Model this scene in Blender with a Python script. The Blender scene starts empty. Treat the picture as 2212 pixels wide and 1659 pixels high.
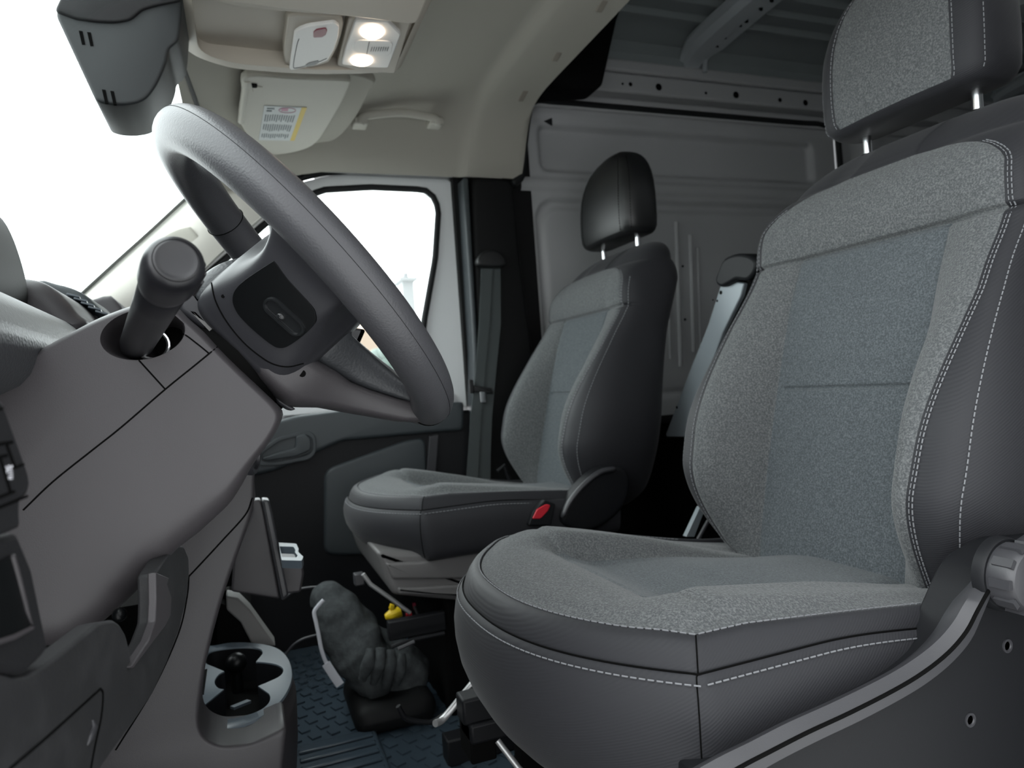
import bpy, bmesh, math, random
import numpy as np
from mathutils import Vector, Matrix
from mathutils.bvhtree import BVHTree
random.seed(4)
scene = bpy.context.scene
col = scene.collection

# ------------------------------------------------------------------ camera
CAM = Vector((-1.19, 0.0, 0.70)); FPX = 1505.0
_r, _yaw = math.radians(4.1), math.radians(21)
FW = Vector((math.cos(_yaw), -math.sin(_yaw), 0)); R0 = Vector((-math.sin(_yaw), -math.cos(_yaw), 0)); ZZ = Vector((0, 0, 1))
RT = R0*math.cos(_r) - ZZ*math.sin(_r); UP = ZZ*math.cos(_r) + R0*math.sin(_r)
cd = bpy.data.cameras.new('camera'); cam = bpy.data.objects.new('camera', cd); col.objects.link(cam)
cd.sensor_width = 36.0; cd.lens = 36.0*FPX/2212.0; cd.clip_start = 0.02; cd.clip_end = 300
cam.matrix_world = Matrix(((RT.x, UP.x, -FW.x, CAM.x), (RT.y, UP.y, -FW.y, CAM.y), (RT.z, UP.z, -FW.z, CAM.z), (0, 0, 0, 1)))
cd.dof.use_dof = True; cd.dof.focus_distance = 0.66; cd.dof.aperture_fstop = 9.0
scene.camera = cam
# ------------------------------------------------------------------ light
scene.view_settings.view_transform = 'Standard'; scene.view_settings.look = 'None'
scene.view_settings.gamma = 1.0; scene.view_settings.use_curve_mapping = False
scene.view_settings.exposure = 0.0
w = bpy.data.worlds.new('overcast'); scene.world = w; w.use_nodes = True
wn = w.node_tree; bg = wn.nodes['Background']; bg.inputs[0].default_value = (0.95, 0.98, 1.0, 1)
# overcast sky, brightest ahead of the van and dim on the driver's side (towards -x)
g_ = wn.nodes.new('ShaderNodeTexCoord'); vm_ = wn.nodes.new('ShaderNodeVectorMath'); vm_.operation = 'DOT_PRODUCT'; vm_.inputs[1].default_value = (-.94, -.34, 0)
mr_ = wn.nodes.new('ShaderNodeMapRange'); mr_.interpolation_type = 'SMOOTHSTEP'
mr_.inputs[1].default_value = -.15; mr_.inputs[2].default_value = .75; mr_.inputs[3].default_value = 6.6; mr_.inputs[4].default_value = 2.0
wn.links.new(g_.outputs['Generated'], vm_.inputs[0]); wn.links.new(vm_.outputs['Value'], mr_.inputs[0]); wn.links.new(mr_.outputs[0], bg.inputs[1])

# ------------------------------------------------------------------ helpers
def A(px, py, x=None, y=None, z=None):
    d = FW + RT*((px-1106)/FPX) + UP*((829.5-py)/FPX)
    if x is not None: t = (x-CAM.x)/d.x
    elif y is not None: t = (y-CAM.y)/d.y
    else: t = (z-CAM.z)/d.z
    return CAM + d*t
def AP(px, py, p0, nrm):
    d = FW + RT*((px-1106)/FPX) + UP*((829.5-py)/FPX)
    return CAM + d*((Vector(p0)-CAM).dot(nrm)/d.dot(nrm))
def AL(pts, **k): return [A(p[0], p[1], **k) for p in pts]
WL = {}
def thing(name, label, cat, loc, group=None):
    o = bpy.data.objects.new(name, None); col.objects.link(o); o.location = loc; o.empty_display_size = .05
    o['label'] = label; o['category'] = cat
    if group: o['group'] = group
    WL[o.name] = Vector(loc); return o
def tag(o, label, cat, group=None, kind=None):
    o['label'] = label; o['category'] = cat
    if group: o['group'] = group
    if kind: o['kind'] = kind
    return o
def struct(o, label=None, cat=None):
    o['kind'] = 'structure'
    if label: o['label'] = label
    if cat: o['category'] = cat
    return o
def mk(name, V, F, m, parent=None, ang=40, bevel=0, seg=2, mats=None, idx=None, sub=0, label=None):
    off = WL[parent.name] if parent else Vector((0, 0, 0))
    V = [Vector(v) for v in V]
    if not parent:
        off = Vector((sum(v.x for v in V)/len(V), sum(v.y for v in V)/len(V), min(v.z for v in V)))
    me = bpy.data.meshes.new(name); me.from_pydata([tuple(v-off) for v in V], [], [tuple(f) for f in F])
    bm = bmesh.new(); bm.from_mesh(me); bmesh.ops.remove_doubles(bm, verts=bm.verts, dist=1e-6)
    bmesh.ops.recalc_face_normals(bm, faces=bm.faces); bm.to_mesh(me); bm.free()
    for mm in (mats or [m]): me.materials.append(mm)
    if idx and len(idx) == len(me.polygons):
        me.polygons.foreach_set('material_index', idx)
    me.polygons.foreach_set('use_smooth', [True]*len(me.polygons))
    if ang < 179: me.set_sharp_from_angle(angle=math.radians(ang))
    o = bpy.data.objects.new(name, me); col.objects.link(o)
    if parent: o.parent = parent
    else: o.location = off
    WL[o.name] = off.copy()
    if bevel:
        b = o.modifiers.new('bevel', 'BEVEL'); b.width = bevel; b.segments = seg; b.limit_method = 'ANGLE'
        b.angle_limit = math.radians(35); b.harden_normals = False
        me.polygons.foreach_set('use_smooth', [True]*len(me.polygons))
    if sub:
        s = o.modifiers.new('sub', 'SUBSURF'); s.levels = s.render_levels = sub
    if label: o['label'] = label
    return o
class MB:
    def __init__(s): s.V = []; s.F = []
    def add(s, V, F):
        k = len(s.V); s.V += [Vector(v) for v in V]; s.F += [tuple(i+k for i in f) for f in F]; return s
    def box(s, a, b):
        x0, y0, z0 = [min(a[i], b[i]) for i in range(3)]; x1, y1, z1 = [max(a[i], b[i]) for i in range(3)]
        return s.add([(x0,y0,z0),(x1,y0,z0),(x1,y1,z0),(x0,y1,z0),(x0,y0,z1),(x1,y0,z1),(x1,y1,z1),(x0,y1,z1)],
                     [(0,3,2,1),(4,5,6,7),(0,1,5,4),(1,2,6,5),(2,3,7,6),(3,0,4,7)])
    def obox(s, c, ax, ay, az):  # centre, half-axis vectors
        c, ax, ay, az = map(Vector, (c, ax, ay, az))
        return s.add([c-ax-ay-az, c+ax-ay-az, c+ax+ay-az, c-ax+ay-az, c-ax-ay+az, c+ax-ay+az, c+ax+ay+az, c-ax+ay+az],
                     [(0,3,2,1),(4,5,6,7),(0,1,5,4),(1,2,6,5),(2,3,7,6),(3,0,4,7)])
    def tube(s, path, r, n=10, closed=False, caps=True, flat=None):
        P = [Vector(p) for p in path]; m = len(P); V = []; F = []
        rr = r if hasattr(r, '__len__') else [r]*m
        T = []
        for i in range(m):
            a = P[(i-1) % m] if (closed or i > 0) else P[i]; b = P[(i+1) % m] if (closed or i < m-1) else P[i]
            t = b-a; T.append(t.normalized() if t.length > 1e-9 else Vector((0, 0, 1)))
        ref = Vector((0, 0, 1)) if abs(T[0].z) < .9 else Vector((1, 0, 0))
        if flat: ref = Vector(flat)
        nn = (ref - T[0]*ref.dot(T[0])).normalized()
        for i in range(m):
            nn = (nn - T[i]*nn.dot(T[i])).normalized() if not flat else (Vector(flat)-T[i]*Vector(flat).dot(T[i])).normalized()
            bb = T[i].cross(nn)
            ra, rb = rr[i] if hasattr(rr[i], '__len__') else (rr[i], rr[i])
            for k in range(n):
                a = 2*math.pi*k/n; V.append(P[i] + nn*(ra*math.cos(a)) + bb*(rb*math.sin(a)))
        for i in range(m if closed else m-1):
            j = (i+1) % m
            for k in range(n): F.append((i*n+k, i*n+(k+1) % n, j*n+(k+1) % n, j*n+k))
        if caps and not closed: F.append(tuple(range(n-1, -1, -1))); F.append(tuple((m-1)*n+k for k in range(n)))
        return s.add(V, F)
    def loft(s, rings, closed=True, caps=True):
        n = len(rings[0]); V = [v for r_ in rings for v in r_]; F = []
        for i in range(len(rings)-1):
            for k in range(n if closed else n-1):
                F.append((i*n+k, i*n+(k+1) % n, (i+1)*n+(k+1) % n, (i+1)*n+k))
        if caps: F.append(tuple(range(n-1, -1, -1))); F.append(tuple((len(rings)-1)*n+k for k in range(n)))
        return s.add(V, F)
    def prism(s, poly, d):
        d = Vector(d); P = [Vector(p) for p in poly]
        return s.loft([P, [p+d for p in P]])
    def lathe(s, c, axis, prof, n=28):
        c = Vector(c); ax = Vector(axis).normalized(); r0 = Vector((0, 0, 1)) if abs(ax.z) < .9 else Vector((1, 0, 0))
        e1 = (r0-ax*r0.dot(ax)).normalized(); e2 = ax.cross(e1)
        return s.loft([[c+ax*h+(e1*math.cos(2*math.pi*k/n)+e2*math.sin(2*math.pi*k/n))*max(r, 1e-5) for k in range(n)] for r, h in prof])
    def ball(s, c, r, n=14):
        rx, ry, rz = r if hasattr(r, '__len__') else (r, r, r); c = Vector(c)
        return s.loft([[c+Vector((rx*math.sin(t)*math.cos(a), ry*math.sin(t)*math.sin(a), rz*math.cos(t))) for a in [2*math.pi*k/n for k in range(n)]]
                       for t in [max(.02, min(math.pi-.02, math.pi*i/(n//2+2))) for i in range(n//2+3)]])
    def build(s, name, m, parent=None, **k): return mk(name, s.V, s.F, m, parent, **k)
def cr(pts, n=6, closed=False):
    """Catmull-Rom smoothing of a point list"""
    P = [Vector(p) for p in pts]; m = len(P); out = []
    for i in range(m if closed else m-1):
        p1, p2 = P[i], P[(i+1) % m]
        p0 = P[(i-1) % m] if (closed or i > 0) else p1*2-p2; p3 = P[(i+2) % m] if (closed or i < m-2) else p2*2-p1
        for k in range(n):
            t = k/n; out.append(.5*((2*p1)+(p2-p0)*t+(2*p0-5*p1+4*p2-p3)*t*t+(3*p1-p0-3*p2+p3)*t**3))
    if not closed: out.append(P[-1])
    return out
def rnd(poly, r, n=5):
    """round the corners of a closed 3-D polygon"""
    P = [Vector(p) for p in poly]; m = len(P); out = []
    for i in range(m):
        a, b, c = P[i-1], P[i], P[(i+1) % m]; u = a-b; v = c-b
        rr = min(r, u.length*.45, v.length*.45)
        p = b+u.normalized()*rr; q = b+v.normalized()*rr
        for k in range(n+1):
            t = k/n; out.append(p*(1-t)**2 + b*2*t*(1-t) + q*t*t)
    return out
def inset(poly, d):
    """shrink a closed polygon lying in a plane x = const"""
    P = [Vector(p) for p in poly]; m = len(P)
    area = sum(P[i].y*P[(i+1) % m].z-P[(i+1) % m].y*P[i].z for i in range(m)); sg = 1 if area > 0 else -1
    out = []
    for i in range(m):
        a = P[i-1]; c = P[(i+1) % m]; t = (c-a).normalized(); out.append(P[i]+Vector((0, -t.z, t.y))*sg*d)
    return out
def soft_insets(poly, dists, wt=None, N=200):
    """outlines shrunk step by step with smoothing, for rounded edges"""
    P = resample(poly, N); out = [P]; cur = P; done = 0.0; mx = max(dists)/6
    wf = None
    if wt:
        area = sum(P[i].y*P[(i+1) % N].z-P[(i+1) % N].y*P[i].z for i in range(N)); sg = 1 if area > 0 else -1
        wf = []
        for i in range(N):
            t = (P[(i+1) % N]-P[i-1]).normalized(); wf.append(wt(Vector((0, t.z, -t.y))*sg, P[i]))
        for _ in range(10): wf = [wf[i-1]*.25+wf[i]*.5+wf[(i+1) % N]*.25 for i in range(N)]
    for d in dists[1:]:
        while done < d-1e-9:
            st = min(mx, d-done); q = inset(cur, st); done += st
            if wf: q = [c.lerp(p, w_) for c, p, w_ in zip(cur, q, wf)]
            cur = [q[i-1]*.25+q[i]*.5+q[(i+1) % N]*.25 for i in range(N)]
        out.append(cur)
    return out
def pillow(poly, x0, x1, r, n=5, wt=None, hole=None):
    """a body with rounded edges between the planes x0 and x1, outline poly in y,z; hole = rings starting on the x0 face"""
    w_ = abs(x1-x0); r = min(r, w_*.49); sg = 1 if x1 > x0 else -1
    ang_ = [math.pi/2*(n-k)/n for k in range(n+1)]; ds = [r*(1-math.sin(a)) for a in ang_]
    Q = soft_insets(poly, ds, wt)
    rings = []
    for k in range(n, -1, -1): rings.append([Vector((x0+sg*r*(1-math.cos(ang_[k])), p.y, p.z)) for p in Q[k]])
    for k in range(0, n+1): rings.append([Vector((x1-sg*r*(1-math.cos(ang_[k])), p.y, p.z)) for p in Q[k]])
    if hole:
        c = sum(hole[0], Vector((0, 0, 0)))/len(hole[0]); m = len(rings[0]); hr = []
        for H in hole:
            an = list(np.unwrap([math.atan2(p.z-c.z, p.y-c.y) for p in rings[0]])); up_ = an[-1] > an[0]
            an = list(np.maximum.accumulate(an)) if up_ else list(np.minimum.accumulate(an))
            hr.append([H_at(H, c, a) for a in an])
        return MB().loft(hr[::-1]+rings)
    return MB().loft(rings)
def H_at(H, c, a):
    """point of a closed ring (given as equal angle samples) at the angle a"""
    n = len(H); f = (a/(2*math.pi) % 1)*n; i = int(f) % n; return H[i].lerp(H[(i+1) % n], f-int(f))
def ring_plate(outer, inner, d):
    """plate with a hole; outer and inner closed outlines with equal counts"""
    n = len(outer); d = Vector(d); V = [Vector(p) for p in outer]+[Vector(p) for p in inner]; V += [v+d for v in V]; F = []
    for k in range(n):
        j = (k+1) % n
        F += [(k, j, n+j, n+k), (2*n+k, 3*n+k, 3*n+j, 2*n+j), (k, 2*n+k, 2*n+j, j), (n+k, n+j, 3*n+j, 3*n+k)]
    return MB().add(V, F)
def resample(poly, n):
    P = [Vector(p) for p in poly]; m = len(P); L = [0]
    for i in range(m): L.append(L[-1]+(P[(i+1) % m]-P[i]).length)
    out = []; i = 0
    for k in range(n):
        s = L[-1]*k/n
        while L[i+1] < s: i += 1
        t = (s-L[i])/max(1e-9, L[i+1]-L[i]); out.append(P[i].lerp(P[(i+1) % m], t))
    return out
def surf_pts(o, pxs, lift=.0006):
    """points of a mesh seen along given rays (for seams that lie on it)"""
    me = o.data; off = WL[o.name]; bv = BVHTree.FromPolygons([v.co+off for v in me.vertices], [tuple(p.vertices) for p in me.polygons])
    out = []
    for p in pxs:
        d = (FW + RT*((p[0]-1106)/FPX) + UP*((829.5-p[1])/FPX)).normalized()
        h, nrm, _, _ = bv.ray_cast(CAM, d)
        if h is not None:
            if nrm.dot(d) > 0: nrm = -nrm
            out.append(h+nrm*lift)
    return out
def dens(pxs, n=8): return [(v.x, v.y) for v in cr([(p[0], p[1], 0) for p in pxs], n)]
def seam(name, o, pxs, m, parent, r=.0008, lift=.0002, n=8, label=None):
    pts = surf_pts(o, dens(pxs, n), lift)
    if len(pts) > 1: return MB().tube(pts, r, 6).build(name, m, parent, label=label)
def dashes(mb, pts, L=.0048, gap=.0022, r=.0007):
    P = [Vector(p) for p in pts]; acc = [0]
    for i in range(len(P)-1): acc.append(acc[-1]+(P[i+1]-P[i]).length)
    def q(s):
        i = 0
        while i < len(P)-2 and acc[i+1] < s: i += 1
        return P[i].lerp(P[i+1], (s-acc[i])/max(1e-9, acc[i+1]-acc[i]))
    s = 0
    while s+L < acc[-1]:
        mb.tube([q(s), q(s+L)], r, 5); s += L+gap
    return mb
def boolcut(o, cutters):
    for c in cutters:
        m_ = o.modifiers.new('cut', 'BOOLEAN'); m_.operation = 'DIFFERENCE'; m_.object = c; m_.solver = 'EXACT'; m_.use_self = True
    dg = bpy.context.evaluated_depsgraph_get(); dg.update()
    me = bpy.data.meshes.new_from_object(o.evaluated_get(dg)); o.modifiers.clear(); o.data = me
    for c in cutters: bpy.data.objects.remove(c, do_unlink=True)
    me.polygons.foreach_set('use_smooth', [True]*len(me.polygons)); me.set_sharp_from_angle(angle=math.radians(35))

# ------------------------------------------------------------------ materials
def mat(name, colr, rough=.5, metal=0, spec=.5, bump=None, var=None, coat=0, sheen=0, emit=None):
    m = bpy.data.materials.new(name); m.use_nodes = True; nt = m.node_tree; b = nt.nodes['Principled BSDF']; lk = nt.links
    b.inputs['Base Color'].default_value = (*colr, 1); b.inputs['Roughness'].default_value = rough
    b.inputs['Metallic'].default_value = metal; b.inputs['Specular IOR Level'].default_value = spec
    b.inputs['Coat Weight'].default_value = coat; b.inputs['Sheen Weight'].default_value = sheen; b.inputs['Sheen Roughness'].default_value = .4
    tc = nt.nodes.new('ShaderNodeTexCoord')
    if bump:  # (scale, strength, distance, kind)
        sc_, st, dist, kind = bump
        if kind == 'noise':
            t = nt.nodes.new('ShaderNodeTexNoise'); t.inputs['Scale'].default_value = sc_; t.inputs['Detail'].default_value = 2
            out = t.outputs['Fac']; lk.new(tc.outputs['Object'], t.inputs['Vector'])
        elif kind == 'leather':
            t = nt.nodes.new('ShaderNodeTexVoronoi'); t.inputs['Scale'].default_value = sc_; t.feature = 'SMOOTH_F1'
            out = t.outputs['Distance']; lk.new(tc.outputs['Object'], t.inputs['Vector'])
        else:
            mp = nt.nodes.new('ShaderNodeMapping'); mp.inputs['Rotation'].default_value = (math.radians(35), 0, math.radians(20))
            t = nt.nodes.new('ShaderNodeTexWave'); t.inputs['Scale'].default_value = sc_; t.inputs['Distortion'].default_value = .6
            t.bands_direction = 'Z'; lk.new(tc.outputs['Object'], mp.inputs[0]); lk.new(mp.outputs[0], t.inputs['Vector']); out = t.outputs['Fac']
        bp = nt.nodes.new('ShaderNodeBump'); bp.inputs['Strength'].default_value = st; bp.inputs['Distance'].default_value = dist
        lk.new(out, bp.inputs['Height']); lk.new(bp.outputs[0], b.inputs['Normal'])
    if var:   # (scale, colour2, lo, hi)
        sc_, c2, lo, hi = var
        t = nt.nodes.new('ShaderNodeTexNoise'); t.inputs['Scale'].default_value = sc_; t.inputs['Detail'].default_value = 3; t.inputs['Roughness'].default_value = .65
        lk.new(tc.outputs['Object'], t.inputs['Vector'])
        mr = nt.nodes.new('ShaderNodeMapRange'); mr.inputs[1].default_value = lo; mr.inputs[2].default_value = hi; lk.new(t.outputs['Fac'], mr.inputs[0])
        mx = nt.nodes.new('ShaderNodeMix'); mx.data_type = 'RGBA'; mx.inputs[6].default_value = (*colr, 1); mx.inputs[7].default_value = (*c2, 1)
        lk.new(mr.outputs[0], mx.inputs[0]); lk.new(mx.outputs[2], b.inputs['Base Color'])
    if emit:
        b.inputs['Emission Color'].default_value = (*emit[0], 1); b.inputs['Emission Strength'].default_value = emit[1]
    return m
M = {}
M['dash'] = mat('dash_plastic', (.046, .042, .0455), .48, bump=(900, .25, .0004, 'noise'))
M['dash2'] = mat('dash_plastic_dark', (.014, .014, .0155), .5, spec=0.3, bump=(700, .3, .0005, 'noise'))
M['dashworn'] = mat('dash_plastic_worn', (.022, .022, .0235), .55, spec=0.3, bump=(700, .3, .0005, 'noise'), var=(30, (.034, .034, .036), .45, .75))
M['grain'] = mat('grained_leatherette', (.034, .036, .040), .45, bump=(420, .5, .0006, 'leather'))
M['wheel'] = mat('wheel_leatherette', (.05, .05, .055), .42, bump=(650, .45, .0004, 'leather'))
M['spoke'] = mat('spoke_plastic', (.024, .024, .028), .42, bump=(900, .2, .0003, 'noise'))
M['black'] = mat('gloss_black', (.003, .0035, .004), .35, spec=.22, bump=(1200, .2, .0002, 'noise'))
M['gloss'] = mat('glossy_black', (.012, .013, .014), .16)
M['matte'] = mat('matte_black', (.003, .003, .003), .9, spec=.08)
M['gap'] = mat('panel_gap', (.003, .003, .003), .9, spec=.05)
M['rubber'] = mat('black_rubber', (.010, .011, .012), .6, spec=0.3)
M['stalk'] = mat('stalk_plastic', (.010, .010, .012), .38, bump=(800, .15, .0003, 'noise'))
M['beige'] = mat('beige_headliner', (.38, .365, .32), .9, spec=.2, bump=(500, .2, .0005, 'noise'))
M['beigeP'] = mat('beige_plastic', (.44, .40, .34), .55, bump=(600, .1, .0003, 'noise'))
M['beigeD'] = mat('beige_dimple_shade', (.26, .235, .20), .6)  # darker copy of the beige, for shade in the headliner dimples
M['visor'] = mat('visor_vinyl', (.50, .485, .43), .7, bump=(500, .2, .0005, 'noise'))
M['lamp'] = mat('lamp_body', (.72, .71, .69), .4)
M['pillarW'] = mat('pillar_trim', (.60, .58, .53), .7, bump=(500, .1, .0005, 'noise'))
M['paint'] = mat('white_body_paint', (.74, .76, .77), .35, coat=.3)
M['paintG'] = mat('grey_primer_paint', (.40, .405, .41), .45, bump=(8, .05, .01, 'noise'))
M['paintB'] = mat('grey_bow_paint', (.40, .43, .45), .45)
M['paintR'] = mat('roof_primer_paint', (.22, .245, .25), .5, bump=(8, .05, .01, 'noise'))
M['bar'] = mat('grey_coated_steel', (.24, .27, .29), .4, metal=.2)
M['trimB'] = mat('pillar_black_plastic', (.006, .0063, .0066), .6, spec=0.2, bump=(600, .2, .0004, 'noise'))
M['doorB'] = mat('door_trim_plastic', (.040, .048, .053), .5, bump=(600, .2, .0004, 'noise'))
M['doorD'] = mat('door_trim_dark', (.009, .0095, .011), .55, spec=0.25, bump=(600, .2, .0004, 'noise'))
M['belt'] = mat('belt_webbing', (.055, .065, .066), .7, bump=(260, .4, .0006, 'wave'))
M['fabric'] = mat('heather_fabric', (.068, .072, .075), .92, spec=.15, bump=(520, .8, .0012, 'noise'), var=(430, (.150, .157, .158), .42, .68), sheen=.15)
M['fabricC'] = mat('heather_fabric_centre', (.056, .064, .070), .92, spec=.15, bump=(520, .8, .0012, 'noise'), var=(430, (.116, .130, .138), .42, .68), sheen=.15)
M['dark'] = mat('charcoal_twill', (.0195, .0198, .0230), .62, spec=.3, bump=(125, .22, .0005, 'wave'), sheen=.08)
M['vinyl'] = mat('black_vinyl', (.008, .0085, .009), .42, bump=(500, .25, .0004, 'leather'))
M['thread'] = mat('grey_thread', (.17, .175, .185), .7)
M['chrome'] = mat('chrome', (.75, .76, .78), .18, metal=1)
M['tube'] = mat('zinc_tube', (.48, .48, .48), .35, metal=.6)
M['cover'] = mat('seat_side_plastic', (.034, .034, .038), .4, bump=(900, .15, .0003, 'noise'))
M['coverD'] = mat('seat_side_plastic_dark', (.009, .0095, .011), .5, spec=0.2, bump=(900, .2, .0003, 'noise'))
M['base'] = mat('seat_base_plastic', (.125, .121, .120), .45)
M['red'] = mat('red_plastic', (.55, .02, .035), .4)
M['redD'] = mat('dark_red_plastic', (.19, .012, .03), .4)
M['yellow'] = mat('yellow_connector', (.75, .52, .01), .4)
M['white'] = mat('white_webbing', (.55, .56, .6), .7)
M['cable'] = mat('cable_black', (.01, .01, .01), .5)
M['cloth'] = mat('black_fleece_cloth', (.042, .046, .048), .95, spec=.1, bump=(120, .6, .002, 'noise'), var=(60, (.062, .068, .070), .4, .7))
M['cup'] = mat('sky_tinted_rim', (.085, .105, .125), .33)  # blue of the reflected sky is put into the base colour
M['console'] = mat('console_plastic', (.036, .033, .036), .5, bump=(900, .2, .0004, 'noise'))
M['paper'] = mat('label_paper', (.55, .58, .58), .6)
M['ink'] = mat('label_ink', (.12, .14, .15), .7)
M['lyellow'] = mat('label_yellow', (.62, .46, .08), .6)
M['pink'] = mat('label_pink', (.45, .22, .30), .6)
M['housing'] = mat('housing_grey', (.017, .020, .022), .55, bump=(900, .2, .0004, 'noise'))
M['glow'] = mat('warm_lamp_lens', (.9, .85, .8), .3, emit=((1.0, .78, .58), 14.0))
M['symbol'] = mat('white_print', (.7, .7, .75), .5)
M['mat'] = mat('rubber_mat_sky_tint', (.042, .060, .078), .24, bump=(90, .3, .001, 'noise'))  # bluish base colour paints the windscreen's reflection on the rubber
M['asphalt'] = mat('asphalt', (.45, .45, .44), .9)
M['stripG'] = mat('light_grey_duct', (.20, .195, .19), .6)
def glassmat():
    m = bpy.data.materials.new('window_glass'); m.use_nodes = True; nt = m.node_tree; nt.nodes.remove(nt.nodes['Principled BSDF'])
    t = nt.nodes.new('ShaderNodeBsdfTransparent'); t.inputs[0].default_value = (.93, .96, .95, 1)
    g = nt.nodes.new('ShaderNodeBsdfGlossy'); g.inputs['Roughness'].default_value = .02
    mx = nt.nodes.new('ShaderNodeMixShader'); mx.inputs[0].default_value = .05
    nt.links.new(t.outputs[0], mx.inputs[1]); nt.links.new(g.outputs[0], mx.inputs[2]); nt.links.new(mx.outputs[0], nt.nodes['Material Output'].inputs[0])
    return m
M['glass'] = glassmat()
# ================================================================== SHELL
struct(MB().box((-.92, -3.3, -.05), (.92, 1.0, 0)).build('floor', M['matte']))
struct(MB().box((-.92, .96, 0), (.92, 1.0, .93)).build('wall_front', M['matte']))
struct(MB().box((-.97, -3.3, 0), (-.92, -.74, 1.80)).build('wall_left', M['paintG']))
struct(MB().box((-.97, .66, 0), (-.92, 1.0, 1.0)).build('wall_left', M['doorD']))
struct(MB().box((-.92, -3.35, 0), (.92, -3.3, 1.95)).build('wall_rear', M['paintG']))
# cargo roof with long stamped ribs
prof = [(.80, 1.735), (.795, 1.765), (.77, 1.79), (.73, 1.80)]
for k in range(9):
    x = .70-.078*k; z = 1.812+.035*(1-((.70-.078*k)/.70)**2) ; prof += [(x, z), (x-.05, z+.002), (x-.058, z-.010), (x-.070, z-.010)]
prof = [(x, z) for x, z in prof if x > 0]; prof = prof+[(-x, z) for x, z in prof[::-1]]
ring = lambda y: [Vector((x, y, z)) for x, z in prof]+[Vector((x, y, z+.04)) for x, z in prof[::-1]]
struct(MB().loft([ring(-.80), ring(-3.3)]).build('ceiling', M['paintR'], ang=25))
for k, y0 in enumerate((-1.50, -2.40, -3.05)):   # roof bows
    pth = [(.805, 1.73), (.795, 1.750), (.765, 1.764), (.695, 1.772), (.6, 1.779), (.43, 1.787), (0, 1.80)]
    pth = pth+[(-x, z) for x, z in pth[-2::-1]]
    pth = [(v.x, v.z) for v in cr([(x, 0, z) for x, z in pth], 5)]
    mb = MB(); sec = [(.075, .010), (.050, .006), (.038, -.016), (-.018, -.016), (-.030, -.004), (-.070, -.004), (-.076, .010), (-.076, .02), (.075, .02)]
    mb.loft([[Vector((x, y0+a*min(1, .5+(.805-abs(x))*5), z+b)) for a, b in sec] for x, z in pth])
    bow = struct(mb.build('trim_%d' % (10+k), M['paintB'], ang=30))
    if k == 0:
        hb = MB()
        for px, py, r, rr2 in ((1540, 103, 13, 9), (1566, 82, 4, 3), (1599, 56, 4, 3), (1612, 47, 5, 3), (1644, 21, 4, 3), (1667, 2, 5, 4)):
            hb.prism([A(px+r*math.cos(t), py+rr2*math.sin(t), z=1.7675) for t in np.linspace(0, 2*math.pi, 15)[:-1]], (0, 0, .02))
        hb.build('bow_holes', M['matte'], bow)
        MB().tube(cr(AL([(1532, 118), (1524, 132), (1523, 156)], x=.775), 5), .008, 8).build('bow_bracket', M['paintB'], bow)
# right cargo side: roof rail with punched holes
rail = MB().box((.80, -3.3, 1.635), (.86, -.80, 1.70)).box((.79, -3.3, 1.70), (.86, -.80, 1.74)).box((.845, -3.3, 1.585), (.90, -.80, 1.635))
rail = struct(rail.build('wall_right', M['paintG'], bevel=.008, seg=3))
hb = MB()
for px, py, r in ((1345, 181, .004), (1362, 182, .007), (1423, 188, .012), (1525, 201, .005), (1590, 205, .012), (1685, 216, .008), (1740, 222, .011), (1240, 165, .010)):
    p = A(px, py, x=.7995); hb.lathe(p, (1, 0, 0), [(r, -.0006), (r, .003)], 14)
hb.build('rail_holes', M['matte'], rail)
struct(MB().box((.86, -3.3, 0), (.92, -2.22, 1.62)).box((.80, -2.36, 0), (.88, -2.27, 1.64)).build('wall_right', M['paintG'], bevel=.01, seg=3))
struct(MB().box((.86, -.90, 0), (.93, -.64, 1.62)).build('wall_right', M['trimB']))
# sliding door: pressed panels
def sd(a, b, w_=.012): return 1/(1+math.exp(-max(-40, min(40, (a-b)/(w_/4)))))
def rr(y, z, y0, y1, z0, z1, r=.05, w_=.014):
    cy, cz = (y0+y1)/2, (z0+z1)/2; hy, hz_ = abs(y1-y0)/2-r, abs(z1-z0)/2-r
    dy, dz = max(abs(y-cy)-hy, 0), max(abs(z-cz)-hz_, 0); return sd(r, math.hypot(dy, dz), w_)
def depth(y, z):
    d = .024*rr(y, z, -.945, -2.08, 1.385, 1.530, .025, .010)
    d += .018*rr(y, z, -.915, -2.10, .62, 1.290, .07, .010)-.010*rr(y, z, -.94, -2.07, .64, 1.262, .06, .012)
    d -= .009*sd(1.355, z, .008)*sd(z, 1.318, .008); d -= .005*sd(z, 1.560)
    return d
ys = np.linspace(-.865, -2.19, 190); zs = np.linspace(.10, 1.60, 240)
V = [(.862+.0*z+depth(y, z), y, z) for y in ys for z in zs]; nz = len(zs); ny = len(ys)
F = [(i*nz+k, i*nz+k+1, (i+1)*nz+k+1, (i+1)*nz+k) for i in range(ny-1) for k in range(nz-1)]
mb = MB().add(V, F); mb.box((.895, -.865, .05), (.93, -2.19, 1.60))
door2 = struct(mb.build('door_2', M['paintG'], ang=60))
hb = MB()
for x0, y0, y1, r in ((1441, 530, 775, .004), (1461, 480, 792, .0075), (1491, 508, 760, .0075), (1507, 535, 750, .004)):
    dx = (y1-y0)*.03; hb.tube([A(x0, y0, x=.868), A(x0+dx, y1, x=.868)], r, 8)
hb.build('pressed_ribs', M['paintG'], door2, label='raised vertical ribs')
MB().box((.845, -.87, 0), (.862, -2.19, .545)).build('lower_shade', M['doorD'], door2, bevel=.006, label='dark panel in place of the unlit door foot')  # dark panel painted in for the unlit lower cargo side
hb = MB()
for q in ((1475, 575), (1480, 690)): hb.lathe(A(q[0], q[1], x=.8675), (1, 0, 0), [(.004, -.001), (.004, .002)], 10)
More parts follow.
